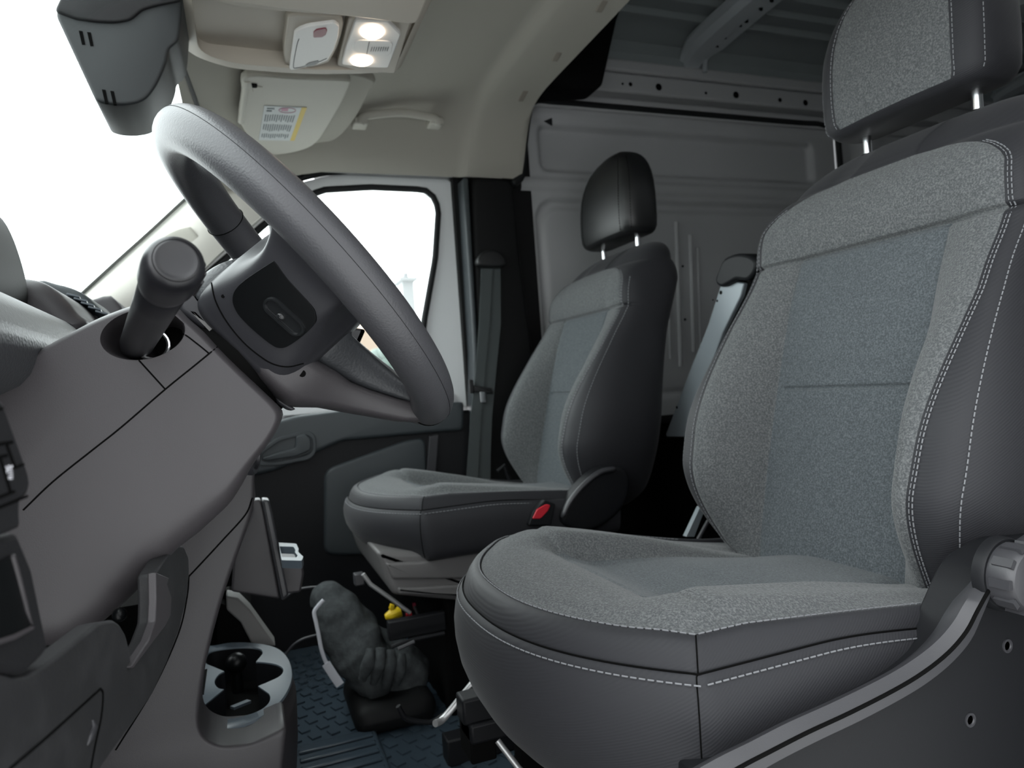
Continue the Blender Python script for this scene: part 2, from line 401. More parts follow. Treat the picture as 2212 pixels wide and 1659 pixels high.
hb.build('small_holes', M['matte'], door2)
p = A(1188, 262, x=.858); MB().add([p+Vector((0, .02, .0)), p+Vector((0, -.008, .012)), p+Vector((0, -.008, -.012)), p+Vector((.006, .02, 0)), p+Vector((.006, -.008, .012)), p+Vector((.006, -.008, -.012))],
    [(0, 1, 2), (3, 5, 4), (0, 3, 4, 1), (1, 4, 5, 2), (2, 5, 3, 0)]).build('stop_wedge', M['rubber'], door2, label='black rubber stop')
# black weatherstrip round the sliding door opening
pts = [A(1128, 345, x=.81), A(1133, 300, x=.82), A(1140, 250, x=.84), A(1150, 222, x=.852)]
pts = [A(1108, 398, x=.80), A(1126, 380, x=.805)]+pts+[Vector((.852, y, 1.603)) for y in (-1.0, -1.2, -1.6, -2.0, -2.12)]+[Vector((.852, -2.19, 1.57)), Vector((.852, -2.205, 1.4)), Vector((.852, -2.205, .1))]
struct(MB().tube(cr(pts, 6), .0125, 10).build('trim_1', M['rubber'], ang=180))

# headliner over the cab
def lin(x, X, Y): return float(np.interp(x, X, Y))
HY = [-.845, -.835, -.69, -.665, -.45, -.3, -.2, -.1, 0, .08]; HZ = [1.530, 1.512, 1.512, 1.532, 1.518, 1.478, 1.442, 1.398, 1.352, 1.325]
def hsec(y):
    zc = lin(y, HY, HZ); zd = lin(y, [-.85, -.25, -.15, -.05, .08], [1.335, 1.335, 1.318, 1.285, 1.255]); off = .0 if y > -.665 else .008
    t = zc-zd
    base = [(0, zc), (.2, zc), (.4, zc), (.52, zc), (.60, zc-.02*t), (.65, zc-.07*t), (.69, zc-.16*t), (.725, zc-.32*t), (.755, zc-.54*t), (.78, zc-.78*t), (.80, zc-.93*t), (.812, zd-.002)]
    q = [(v.x-off, v.z) for v in cr([(x, 0, z) for x, z in base], 3)]
    return q
rings = []
for y in list(np.linspace(.08, -.60, 24))+[-.63, -.65, -.665, -.672, -.679, -.686, -.70, -.75, -.80, -.825, -.835, -.842, -.845]:
    q = hsec(y); lo = q[::-1]+[(-x, z) for x, z in q[1:]]
    rings.append([Vector((x, y, z)) for x, z in lo]+[Vector((x*1.03, y, z+.035)) for x, z in lo[::-1]])
head = struct(MB().loft(rings).build('ceiling', M['beige'], ang=50))
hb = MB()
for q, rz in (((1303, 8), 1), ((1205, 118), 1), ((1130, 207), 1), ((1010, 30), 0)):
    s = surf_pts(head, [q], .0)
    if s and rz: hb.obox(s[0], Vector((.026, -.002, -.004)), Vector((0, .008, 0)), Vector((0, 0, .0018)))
hb.build('dimple_shade', M['beigeD'], head, bevel=.0018, seg=3)  # solid blocks whose darker colour paints the shade of dimples
# wall above the driver's door and rear header behind the headliner
struct(MB().box((-.97, -.74, 1.42), (-.86, .1, 1.85)).build('wall_left', M['paintG']))
struct(MB().box((-.85, -.80, 1.60), (.85, -.76, 1.80)).build('wall_front', M['matte']))
struct(MB().box((.835, -.80, 1.348), (.93, .05, 1.80)).box((.90, -.20, 1.29), (.93, .10, 1.36)).build('wall_right', M['paintG']))
struct(MB().box((-.85, -.80, 1.80), (.86, .05, 1.83)).build('ceiling', M['paintG']))
# black soft pad under the roof
o = pillow(rnd(AL([(1150, 200), (1288, 193), (1302, 183), (1322, 92), (1333, 42), (1345, 10), (1250, 0)], x=.62), .008), .62, .70, .008).build('foam_pad', M['matte'], ang=50)
tag(o, 'matt black foam pad hanging under the cargo roof behind the beige headliner edge', 'pad')
# right A pillar trim
pf = [(478, 350, .80), (468, 368, .885), (330, 495, .885), (170, 640, .885), (255, 676, .88), (345, 655, .84), (440, 578, .84), (500, 522, .835), (560, 470, .83), (640, 398, .81), (700, 374, .80), (640, 322, .78), (540, 330, .77)]
P = [A(a, b, x=c) for a, b, c in pf]
# front edge row and rear edge row joined into a bulging strip
fr = [P[1], P[2], P[3]]; top = [A(470, 366, x=.87), A(400, 428, x=.885), A(335, 490, x=.89), A(250, 566, x=.89), A(170, 640, x=.89)]
bot = [A(640, 396, x=.812), A(560, 470, x=.835), A(480, 540, x=.84), (A(400, 610, x=.845)), A(262, 690, x=.86)]
rings = []
for k in range(9):
    t = k/8; row = [top[i].lerp(bot[i], t)+Vector((-.028*math.sin(math.pi*t), 0, 0)) for i in range(5)]; rings.append(cr(row, 5))
rings2 = [[p+Vector((.04, 0, 0)) for p in r_] for r_ in rings[::-1]]
V = []; F = []
struct(MB().loft(rings+rings2, closed=False, caps=False).build('trim_2', M['pillarW'], ang=60))
pt = bpy.data.objects['trim_2']
sp = surf_pts(pt, [(325, 572), (375, 535), (422, 502)], .001)
if len(sp) == 3: MB().tube(cr(sp, 6), [(.006+.030*math.sin(math.pi*(i+.6)/13.2)**.5, .0025) for i in range(13)], 16, flat=(0, .70, .72)).build('pillar_grille', M['visor'], pt, ang=180, label='grey oval recess')
# windscreen
def wsp(u, t):
    x = .875*u; a = 1-u*u
    return Vector((x, .045+.05*a+t*(.47+.10*a), 1.322+.02*a-t*(.47)))
U = [i/12-1 for i in range(25)]; T = [i/10 for i in range(11)]
V = [wsp(u, t) for u in U for t in T]; F = [(i*11+k, i*11+k+1, (i+1)*11+k+1, (i+1)*11+k) for i in range(24) for k in range(10)]
o = struct(MB().add(V, F).build('window_1', M['glass'], ang=180)); so = o.modifiers.new('thick', 'SOLIDIFY'); so.thickness = .005
pts = [A(387, 100, z=1.333), A(393, 130, z=1.333), A(407, 175, z=1.333), A(425, 225, z=1.332), A(448, 300, z=1.328)]
pts = [Vector((-.8, .06, 1.315)), Vector((-.4, .075, 1.33))]+pts+[A(468, 369, x=.865), A(400, 430, x=.875), A(330, 495, x=.88), A(250, 567, x=.88), A(165, 645, x=.88)]
struct(MB().tube(cr(pts, 6), .0045, 8).build('trim_3', M['rubber'], ang=180))

# passenger door
X = .885
outer = [(-.645, .64), (-.661, .896), (-.668, 1.185), (-.664, 1.30), (-.65, 1.338), (-.61, 1.357), (-.393, 1.357), (-.257, 1.342), (-.178, 1.319), (-.09, 1.245), (.0, 1.165), (.129, 1.05), (.24, .94), (.24, .64)]
inner = [(-.50, .672), (-.521, .901), (-.572, 1.10), (-.592, 1.24), (-.588, 1.285), (-.555, 1.312), (-.389, 1.314), (-.25, 1.301), (-.17, 1.262), (-.085, 1.20), (-.02, 1.14), (.10, 1.035), (.17, .97), (.17, .672)]
oo = resample([(X, a, b) for a, b in outer], 90); ii = resample([(X, a, b) for a, b in inner], 90)
# align by nearest start
fr_ = struct(ring_plate(oo, ii, (.03, 0, 0)).build('door_1', M['paint'], bevel=.004, seg=2))
def pl(name, poly, d, m, parent=None, bev=.003, **k): return MB().prism(poly, d).build(name, m, parent, bevel=bev, **k)
mb = MB().tube([v+Vector((-.004, 0, 0)) for v in ii], .010, 8, closed=True)
mb.build('window_gasket', M['rubber'], fr_, ang=180, label='black rubber window gasket')
pl('divider_bar', [(X-.006, -.098, .67), (X-.006, -.118, .67), (X-.006, -.122, 1.24), (X-.006, -.096, 1.22)], (.02, 0, 0), M['rubber'], fr_, label='black quarter light divider')
g = struct(MB().prism([v+Vector((.012, 0, 0)) for v in ii], (.004, 0, 0)).build('window_2', M['glass']))
# door inner trim
pl('lit_belt_edge', [(.87, .24, .655), (.87, -.60, .655), (.87, -.60, .685), (.87, .24, .685)], (.03, 0, 0), M['paint'], fr_, label='white strip for the window-lit door edge')  # white strip paints the window light on the door's top edge
up = [A(520, 1035, x=.83), A(600, 1016, x=.83), A(740, 953, x=.83), A(925, 936, x=.83), A(1003, 930, x=.83), A(1003, 868, x=.83), A(960, 870, x=.83), A(800, 878, x=.83), A(640, 898, x=.83), A(480, 940, x=.83)]
pillow(rnd(up, .01), .828, .885, .012).build('upper_trim', M['doorB'], fr_, ang=60, label='grey padded upper door trim')
lo = [(.845, .24, -.05), (.845, -.655, -.05), (.845, -.655, .63), (.845, .24, .62)]
pl('lower_trim', lo, (.05, 0, 0), M['doorD'], fr_, bev=.01, label='black lower door trim')
pk = AL([(700, 1015), (880, 950), (920, 945), (925, 1100), (920, 1200), (700, 1200)], x=.838)
pillow(rnd(pk, .03), .836, .86, .01).build('door_pocket', M['doorB'], fr_, ang=60, label='dark door pocket')
hx = .822
rec = AL([(556, 975), (600, 945), (664, 929), (682, 940), (684, 975), (672, 992), (600, 1006), (556, 1006)], x=hx)
ri = AL([(566, 980), (604, 953), (660, 938), (674, 946), (676, 972), (664, 984), (600, 997), (566, 998)], x=hx)
hd = ring_plate(resample(rnd(rec, .012), 60), resample(rnd(ri, .01), 60), (.012, 0, 0)).build('handle_frame', M['doorB'], fr_, bevel=.002)
MB().prism([p+Vector((.009, 0, 0)) for p in ri], (.004, 0, 0)).build('handle_recess', M['black'], fr_)
pillow(rnd(AL([(640, 942), (660, 938), (672, 948), (672, 972), (640, 986), (575, 996), (566, 990), (600, 978), (638, 968)], x=.815), .006), .815, .828, .004).build('door_handle', M['doorB'], fr_, ang=60, label='curved inner door handle')
MB().prism(rnd(AL([(928, 942), (948, 938), (942, 1020), (922, 1020)], x=.833), .004), (.02, 0, 0)).build('trim_strip', M['cover'], fr_, bevel=.003)
# black seal of the door opening
pts = [v+Vector((-.012, 0, 0)) for v in resample([(X, a*1.0+(-.006 if a < -.6 else 0), b+.008) for a, b in outer[:-1]], 120)][:86]
struct(MB().tube(pts, .0095, 8).build('trim_4', M['rubber'], ang=180))
# B pillar trim
bp = [Vector((.80, -.682, 1.336)), Vector((.80, -.672, 1.10)), Vector((.80, -.665, .80)), Vector((.80, -.640, .45)), Vector((.80, -.60, .0)), Vector((.80, -.86, .0)), Vector((.80, -.845, .8)), Vector((.80, -.825, 1.10)), Vector((.80, -.822, 1.336))]
o = pillow(rnd(bp, .01), .805, .88, .015).build('trim_5', M['trimB'], ang=50); struct(o)
o = MB().prism([Vector((.80, -.655, 1.33)), Vector((.80, -.648, .8)), Vector((.80, -.62, .4)), Vector((.80, -.585, 0)), Vector((.80, -.60, 0)), Vector((.80, -.636, .4)), Vector((.80, -.664, .8)), Vector((.80, -.672, 1.33))], (.07, 0, 0)).build('trim_6', M['doorB'], bevel=.006); struct(o)
# outside
struct(MB().box((-60, -60, -.85), (120, 60, -.80)).build('floor', M['asphalt']))
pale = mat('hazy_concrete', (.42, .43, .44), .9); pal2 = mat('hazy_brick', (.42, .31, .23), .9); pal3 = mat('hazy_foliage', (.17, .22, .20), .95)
a = A(868, 600, x=55); b = A(893, 600, x=55)
mb = MB().box((55, a.y, -.8), (57.5, b.y, a.z)).box((54.6, a.y+.25, a.z-.25), (57.9, b.y-.25, a.z)).box((55.5, a.y-.3, a.z), (56.5, b.y+.3, a.z+.5))
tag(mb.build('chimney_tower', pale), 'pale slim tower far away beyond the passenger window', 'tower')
a = A(770, 715, x=40); b = A(826, 715, x=40)
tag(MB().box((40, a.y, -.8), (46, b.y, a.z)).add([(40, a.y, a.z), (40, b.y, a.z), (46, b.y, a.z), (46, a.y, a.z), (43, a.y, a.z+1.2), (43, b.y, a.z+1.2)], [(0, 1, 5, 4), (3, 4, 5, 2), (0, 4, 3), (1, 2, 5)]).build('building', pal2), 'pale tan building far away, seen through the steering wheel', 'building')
tr = thing('tree', 'hazy grey green tree beside the tan building outside', 'tree', A(838, 800, x=36)*1.0)
c = A(838, 775, x=36); mb = MB()
for k in range(26):
    a_ = random.uniform(0, 6.28); rr_ = random.uniform(0, 1.0); mb.ball(c+Vector((random.uniform(-.8, .8), rr_*math.cos(a_)*1.1, rr_*math.sin(a_)*.9)), random.uniform(.3, .5), 8)
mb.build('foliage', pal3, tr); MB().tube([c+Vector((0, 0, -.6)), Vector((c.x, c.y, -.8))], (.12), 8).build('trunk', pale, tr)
# ================================================================== SEATS
def smst(a, b, x): t = min(1, max(0, (x-a)/(b-a))); return t*t*(3-2*t)
def I(x, xs, ys): return float(np.interp(x, xs, ys))
def gs(d, w_): return math.exp(-(d/w_)**2)
Zs = [.35, .38, .42, .50, .58, .66, .74, .80, .86, .90, .94, .97, .995, 1.015, 1.028, 1.034]
YF = [-.745, -.715, -.715, -.735, -.755, -.775, -.795, -.812, -.835, -.842, -.853, -.872, -.897, -.925, -.950, -.978]
YB = [-.80, -.845, -.87, -.89, -.905, -.915, -.93, -.945, -.965, -.98, -.995, -1.004, -1.008, -1.006, -1.0, -.982]
ZM = list(Zs)
def sm(z, xs, ys):  # smooth interpolation
    xs_ = np.array(xs); i = int(np.clip(np.searchsorted(xs_, z)-1, 0, len(xs)-2)); x0, x1 = xs[i], xs[i+1]
    t = (z-x0)/(x1-x0); d = lambda j: (ys[min(j+1, len(ys)-1)]-ys[max(j-1, 0)])/max(1e-9, xs[min(j+1, len(xs)-1)]-xs[max(j-1, 0)])
    m0, m1 = d(i)*(x1-x0), d(i+1)*(x1-x0)
    return (2*t**3-3*t*t+1)*ys[i]+(t**3-2*t*t+t)*m0+(-2*t**3+3*t*t)*ys[i+1]+(t**3-t*t)*m1
def back_dims(z):
    if z < .60: hw = .268*max(0, 1-((.60-z)/.252)**2.3)**(1/2.1)
    elif z < .80: hw = .268-.033*smst(.60, .82, z)
    else: hw = (.268-.033*smst(.60, .82, z))*max(.02, 1-((z-.80)/.236)**4)**.25
    hf = sm(z, [.35, .41, .50, .64, .72, .874, .90, .92, .935, .95, .96, .968, .973, 1.04], [.165, .174, .186, .198, .204, .208, .206, .199, .187, .166, .142, .108, .06, .06])
    hf = min(hf, hw*.86)
    B = .086*smst(.37, .56, z)*(1-smst(.60, .88, z))+.012*smst(.36, .5, z)*(1-smst(.90, .99, z))
    return hw, hf, B
def fronty(x, z):
    hw, hf, B = back_dims(z); y = sm(z, Zs, YF); a = abs(x); hp = min(.125, .78*hf)
    y += B*smst(hp*.94, hp+.055, a)**.8
    if z < .86: y -= .0045*gs(a-hp, .0035)
    if .38 < z: y -= .008*gs(z-.862+.02*(0)-.0, .0035) if a < hf+.004 else 0
    if a < hp: y -= .005*gs(z-.6625, .0025)*smst(hp, hp-.012, a)
    if .862 < z < .97 and a < hf+.01: y += .012*math.sin(math.pi*(z-.862)/.108)**.6*(1-.75*smst(.10, .20, a))
    y -= .003*gs(a-hf-.001, .003)
    return y
def make_back(X, ty, tz, th, parent):
    zz = sorted(set([round(float(v), 5) for v in list(np.linspace(.352, .42, 12))+list(np.linspace(.42, .93, 58))+list(np.linspace(.932, .973, 16))+list(np.linspace(.976, 1.034, 15))+[.6625+d for d in (-.006, -.004, -.002, 0, .002, .004, .006)]+[.862+d for d in (-.008, -.005, -.0025, 0, .0025, .005, .008)]]))
    rings = []; NF = None
    for z in zz:
        hw, hf, B = back_dims(z); hp = min(.125, .78*hf); yb = sm(z, Zs, YB)
        xs = [hp*f for f in (0, .2, .4, .6, .8, .92, .965, .985, 1.0)]+[hp+(hf-hp)*f for f in (.03, .07, .15, .3, .5, .7, .85, .95, 1.0)]
        fp = [(x, fronty(x, z)) for x in xs]; nF = len(xs)
        yF = fronty(hf*.999, z); rx = hw-hf; ym = (yF+yb)/2; ry = (yF-yb)/2
        for k in range(1, 19):
            th_ = math.pi*k/18; fp.append((hf+rx*math.sin(th_)**.75, ym+ry*math.copysign(abs(math.cos(th_))**.75, math.cos(th_))))
        fp += [(hf*f, yb-.006*(1-f)) for f in (.8, .5, .25, 0)]
        ring_ = [(x, y) for x, y in fp]+[(-x, y) for x, y in fp[-2:0:-1]]
        rings.append([Vector((x, y, z)) for x, y in ring_])
    n = len(rings[0]); piv = Vector((0, -.76, .42)); R_ = Matrix.Rotation(th, 3, 'X')
    def tf(p): return R_ @ (p-piv)+piv+Vector((X, ty, tz))
    V = [tf(p) for r_ in rings for p in r_]
    Fd, Ff = [], []
    for i in range(len(rings)-1):
        zmid = (zz[i]+zz[i+1])/2
        for k in range(n):
            f = (i*n+k, i*n+(k+1) % n, (i+1)*n+(k+1) % n, (i+1)*n+k)
            kk = k if k < n/2 else n-1-k
            if kk < nF-1 and .37 < zmid < .9725:
                Ff.append((f, 1 if (kk < 8 and zmid < .862) else 0))
            else: Fd.append(f)
    Fd += [tuple(range(n-1, -1, -1)), tuple((len(rings)-1)*n+k for k in range(n))]
    back = mk('backrest', V, Fd, M['dark'], parent, ang=70, label='charcoal twill backrest shell')
    clean = lambda Fs: Fs
    used = sorted({i for f, _ in Ff for i in f}); mp = {i: k for k, i in enumerate(used)}
    V2 = [V[i] for i in used]
    mk('backrest_insert', V2, [tuple(mp[i] for i in f) for f, _ in Ff], None, back, ang=180, mats=[M['fabric'], M['fabricC']], idx=[c for _, c in Ff], label='heathered grey fabric insert')
    for s in (-1, 1):
        mb = MB()
        for o_ in (.0045, .0085) if s < 0 else (.006,):
            line = []
            for z in np.linspace(.40, .955, 60):
                hw, hf, B = back_dims(z); x = hf+o_; yb = sm(z, Zs, YB); yF = fronty(hf*.999, z); rx = hw-hf
                sn = min(1, (o_/rx))**(1/.75); y = (yF+yb)/2+(yF-yb)/2*math.cos(math.asin(sn))**.75; line.append(tf(Vector((s*x, y+.0008, z))))
            dashes(mb, line, r=.0006 if (s > 0 or o_ < .005) else .0008)
        line = []
        for z in np.linspace(.40, .93, 60):
            hw, hf, B = back_dims(z); yb = sm(z, Zs, YB); yF = fronty(hf*.999, z); rx = hw-hf; t_ = .62
            line.append(tf(Vector((s*(hf+(rx+.0006)*math.sin(t_)**.75), (yF+yb)/2+(yF-yb)/2*math.cos(t_)**.75+.0006, z))))
        dashes(mb, line, r=.0008)
        mb.build('stitching', M['thread'], back, label='light grey twin stitching')
    return back, tf
def make_headrest(X, ty, tz, th, parent, tilt, ins_mat='fabric', sh_mat='dark'):
    zz = [1.055, 1.058, 1.064, 1.075, 1.10, 1.13, 1.16, 1.19, 1.215, 1.235, 1.252, 1.266, 1.276, 1.283, 1.287, 1.289]
    rings = []; n1 = 9
    piv = Vector((0, -.76, .42)); R_ = Matrix.Rotation(th, 3, 'X')
    p2 = Vector((0, -.955, 1.06)); R2 = Matrix.Rotation(tilt, 3, 'X')
    def tf(p): p = R2 @ (p-p2)+p2; return R_ @ (p-piv)+piv+Vector((X, ty, tz))
    def dims(z):
        hw = .140*max(.03, 1-((z-1.13)/.162)**2.6 if z > 1.13 else 1-((1.13-z)/.30)**2)**(1/2.2)
        c = 1-smst(1.075, 1.055, z)*.5 if z < 1.075 else 1
        if z < 1.07: hw -= .012*(1-(z-1.055)/.015)
        t = (z-1.055)/.234
        yF = -.895-.035*t*t*t*1.0; yB = -1.005+.0*t
        e = max(0, 1-((z-1.17)/.1195)**4)**.25 if z > 1.17 else max(0, 1-((1.17-z)/.1155)**8)**.125
        ym = (yF+yB)/2; return hw, ym+(yF-ym)*max(.12, e), ym-(ym-yB)*max(.12, e)
    for z in zz:
        hw, yF, yB = dims(z); hi = hw*.70
        fp = [(hi*f, yF-.010*(f*.7)**2) for f in (0, .25, .5, .75, .9, .97, 1)]
        y0 = fp[-1][1]; ym = (y0+yB)/2; ry = (y0-yB)/2; rx = hw-hi
        for k in range(1, 15):
            a = math.pi*k/14; fp.append((hi+rx*math.sin(a)**.75, ym+ry*math.copysign(abs(math.cos(a))**.75, math.cos(a))))
        fp += [(hi*f, yB) for f in (.7, .35, 0)]
        rings.append([Vector((x, y, z)) for x, y in fp+[(-x, y) for x, y in fp[-2:0:-1]]])
    n = len(rings[0]); V = [tf(p) for r_ in rings for p in r_]; Fd, Ff = [], []
    for i in range(len(rings)-1):
        for k in range(n):
            f = (i*n+k, i*n+(k+1) % n, (i+1)*n+(k+1) % n, (i+1)*n+k); kk = k if k < n/2 else n-1-k
            (Ff if kk < 6 and 2 <= i < 12 else Fd).append(f)
    Fd += [tuple(range(n-1, -1, -1)), tuple((len(rings)-1)*n+k for k in range(n))]
    h = mk('headrest', V, Fd, M[sh_mat], parent, ang=70, label='charcoal headrest')
    used = sorted({i for f in Ff for i in f}); mp = {i: k for k, i in enumerate(used)}
    ins = mk('headrest_insert', [V[i] for i in used], [tuple(mp[i] for i in f) for f in Ff], M[ins_mat], h, ang=180, label='heathered grey fabric front' if ins_mat == 'fabric' else 'plain black front')
    for s in (-1, 1):
        mb = MB()
        l1, l2 = [], []
        for z in np.linspace(1.066, 1.262, 30):
            hw, yF, yB = dims(z); hi = hw*.70; y0 = yF-.010*.49; ym = (y0+yB)/2; ry = (y0-yB)/2; rx = hw-hi
            l1.append(tf(Vector((s*(hi+.004), y0+.0012-.001, z)))); t_ = .9
            l2.append(tf(Vector((s*(hi+(rx+.0006)*math.sin(t_)**.75), ym+(ry+.0004)*math.cos(t_)**.75, z))))
        dashes(mb, l1); dashes(mb, l2)
        mb.build('stitching', M['thread' if ins_mat == 'fabric' else 'gap'], h, label='light grey stitching')
    for s in (-1, 1):
        a, b = tf(Vector((s*.09, -.957, 1.005))), tf(Vector((s*.09, -.957, 1.075)))
        MB().tube([a, b], .0068, 14).build('post', M['chrome'], h, label='chrome headrest post')
        MB().lathe(tf(Vector((s*.09, -.957, 1.024))), b-a, [(.012, -.008), (.012, .001), (.009, .003), (.007, .003)], 16).build('post_guide', M['matte'], h)
    return h
def yfi(x): return -.250-.097*min(1.1, abs(x)/.232)**2.3
def yfo(x): return -.226-.108*min(1.1, abs(x)/.252)**2.4
def make_cushion(X, ty, tz, parent, kz=1.0):
    Ns, Nt = 65, 46
    ss = np.linspace(-1, 1, Ns); ts = np.concatenate([np.linspace(0, .55, 16), np.linspace(.57, .93, 22), np.linspace(.945, 1, 8)])
    def top(s, t):
        hx = .236-.004*t+.0; x = s*hx; y = -.78+(yfi(x)+.78)*t; a = abs(x)
        z = .474
        dish = smst(-.33, -.44, y)
        z -= .034*(1-smst(.105, .165, a))*dish
        z -= .014*smst(-.52, -.74, y)*(1-smst(.15, .2, a)); z -= .055*min(1, max(0, (-.40-y)/.36))*smst(.1, .18, a)*(1-.35*smst(.20, .235, a)); z -= .034*smst(-.36, -.78, y)*smst(.0, .2, x)
        z += .010*smst(.12, .17, a)*smst(.232, .20, a)*smst(-.30, -.40, y)
        e = min(hx-a, yfi(x)-y)
        z += .006*smst(0, .035, e)
        z -= .004*gs(a-.125, .004)*smst(-.39, -.41, y)
        z -= .005*gs(y+.378+.1*(a*a), .004)*smst(hx, hx-.03, a)
        z -= .004*gs(y+.505, .0035)*smst(.125, .11, a)
        return Vector((x, y, z))
    G = [[top(s, t) for t in ts] for s in ss]
    V = [p for c_ in G for p in c_]; nt_ = len(ts); F = []; ix = []
    for i in range(Ns-1):
        for k in range(nt_-1):
            F.append((i*nt_+k, (i+1)*nt_+k, (i+1)*nt_+k+1, i*nt_+k+1)); m_ = (G[i][k]+G[i+1][k+1])/2
            ix.append(1 if abs(m_.x) < .125 and m_.y < -.378-.1*m_.x**2 else 0)
    off = Vector((X, ty, tz)); V = [v+off for v in V]
    cus = None
    # boundary: left side back->corner, front, right side corner->back
    inn = [G[0][k] for k in range(nt_)]+[G[i][nt_-1] for i in range(1, Ns)]+[G[Ns-1][k] for k in range(nt_-2, -1, -1)]
    out = []; nor = []
    for k in range(nt_):
        y = -.78+(-.333+.78)*ts[k]; out.append(Vector((-.252, y, .450-.022*smst(-.46, -.72, y)))); nor.append(Vector((-1, 0, 0)))
    for i in range(1, Ns):
        x = ss[i]*.252; out.append(Vector((x, yfo(x), .450))); sl = (yfo(x+.002)-yfo(x-.002))/.004; nor.append(Vector((-sl, 1, 0)).normalized())
    for k in range(nt_-2, -1, -1):
        y = -.78+(-.333+.78)*ts[k]; out.append(Vector((.252, y, .450-.048*smst(-.42, -.74, y)))); nor.append(Vector((1, 0, 0)))
    n = len(out)
    for c_ in (nt_-1, nt_-1+Ns-1): nor[c_] = (nor[c_-1]+nor[c_+1]).normalized()
    def sn(l, it):
        for _ in range(it): l = [l[0]]+[((l[i-1]+l[i]*2+l[i+1])/4) for i in range(1, len(l)-1)]+[l[-1]]
        return l
    zs_ = None
    fr_w = [0]*nt_+[1]*(Ns-1)+[0]*(nt_-1)
    for _ in range(6): fr_w = [fr_w[0]]+[(fr_w[i-1]+fr_w[i]*2+fr_w[i+1])/4 for i in range(1, len(fr_w)-1)]+[fr_w[-1]]
    zs_ = [.450, .4485, .444, .432, .415, .395, .37, .345, .325, .308, .298, .292]
    zs_ = [.450-(.450-z_)*kz for z_ in zs_]
    of = [0, .002, .006, .011, .014, .014, .010, .001, -.010, -.025, -.040, -.062]
    os_ = [0, .002, .006, .011, .014, .015, .014, .012, .010, .005, -.006, -.03]
    rings = []
    # band between the inner and outer seam (slightly crowned)
    for t in (.04, .10, .3, .5, .7, .88, .95, 1.0):
        rings.append([inn[i].lerp(out[i], t)+Vector((0, 0, .009*math.sin(math.pi*t)-(.003 if t in (.04, .95) else 0)))+nor[i]*(.001*math.sin(math.pi*t)) for i in range(n)])
    nb = len(rings)
    cur = out
    for j, z in enumerate(zs_[1:], 1):
        nn = sn(nor, min(6, j))
        p_ = [out[i]+nn[i]*(of[j]*fr_w[i]+os_[j]*(1-fr_w[i])) for i in range(n)]
        q = sn(p_, min(5, j//1)); rings.append([Vector((v.x, v.y, z-((.022 if v.x < 0 else .048)*smst(-.44, -.73, v.y)*max(0, 1-j/8)))) for v in q])
    rings = [[v+off for v in r_] for r_ in [inn]+rings]
    mb = MB().loft(rings, closed=False, caps=False)
    last = rings[-1]; mb.add(last, [tuple(range(n))])
    bk = [r_[0] for r_ in rings]; bk2 = [r_[-1] for r_ in rings]
    mb.add(bk+bk2[::-1], [tuple(range(2*len(bk)))])
    cus = mb.build('cushion', M['dark'], parent, ang=60, label='charcoal twill seat cushion')
    mk('cushion_insert', V, F, None, cus, ang=180, mats=[M['fabric'], M['fabricC']], idx=ix, label='heathered grey fabric seat insert')
    l0 = [inn[i].lerp(out[i], .12)+off+Vector((0, 0, .0040)) for i in range(n)]
    l1 = [p+nor[i]*.0078+Vector((0, 0, -.0065)) for i, p in enumerate([o_+off for o_ in out])]
    c0, c1 = nt_-1, nt_-1+Ns-1
    for l in (l0, l1):
        st = MB()
        for seg_ in (l[8:c0+1], l[c0:c1+1], l[c1:-8]): dashes(st, seg_, L=.0055, gap=.0022, r=.00075)
        st.build('stitching', M['thread'], cus, label='light grey stitching')
    pp = MB()
    for i in (c0, c1):
        pp.tube([rings[k][i] + nor[i]*.0002 for k in range(1, len(rings)-2)], .0007, 5)
    pp.tube([o_+off+nor[i]*.0006+Vector((0, 0, .0002)) for i, o_ in enumerate(out)][6:-6], .0009, 5)
    pp.build('seam', M['gap'], cus)
    return cus
def make_seat(name, label, X, ty=0, tz=0, th=0, tilt=0, cy=0, cz=0, hm=('fabric', 'dark'), kz=1.0):
    root = thing(name, label, 'car seat', (X, -.50, 0))
    make_back(X, ty, tz, th, root); make_headrest(X, ty, tz, th, root, tilt, *hm); make_cushion(X, cy, cz, root, kz)
    return root
DS = make_seat('driver_seat', 'large two tone grey fabric seat in the foreground right, behind the steering wheel', -.45)
PS = make_seat('passenger_seat', 'two tone grey fabric seat in the background beside the passenger door', .45, ty=-.012, tz=.004, th=0, cy=.015, cz=.008, hm=('vinyl', 'vinyl'), kz=.70)

# driver seat side cover, rim and recliner
rimT = [(1440, 1700), (1545, 1640), (1620, 1603), (1700, 1562), (1800, 1517), (1900, 1468), (1965, 1430), (2020, 1388), (2058, 1345), (2085, 1300), (2120, 1250), (2160, 1200), (2230, 1150)]
rimB = [(1560, 1720), (1640, 1668), (1700, 1634), (1780, 1594), (1860, 1556), (1950, 1508), (2010, 1470), (2060, 1428), (2098, 1382), (2122, 1330), (2148, 1270), (2180, 1225), (2250, 1185)]
rt = AL(rimT, x=-.742); rb_ = AL(rimB, x=-.752)
side = [Vector((-.737, p.y, p.z-.001)) for p in cr(rt, 4)]; a_ = cr(rt, 4); b_ = cr(rb_, 4); mid = [x.lerp(y, .45)+Vector((-.006, 0, 0)) for x, y in zip(a_, b_)]
inn_ = [Vector((-.722, p.y, p.z-.014)) for p in a_]; b2 = [Vector((-.735, p.y, p.z-.003)) for p in b_]
V = []; rows = [inn_, side, a_, mid, b_, b2]
sc_ = MB().loft(rows, closed=False, caps=False).build('side_cover_rim', M['cover'], DS, ang=35, label='grey curved rim of the side cover')
MB().tube(cr([x.lerp(y, .42)+Vector((-.0055, 0, 0)) for x, y in zip(a_, b_)][3:-6], 1), .0016, 8).build('rim_groove', M['gap'], sc_)
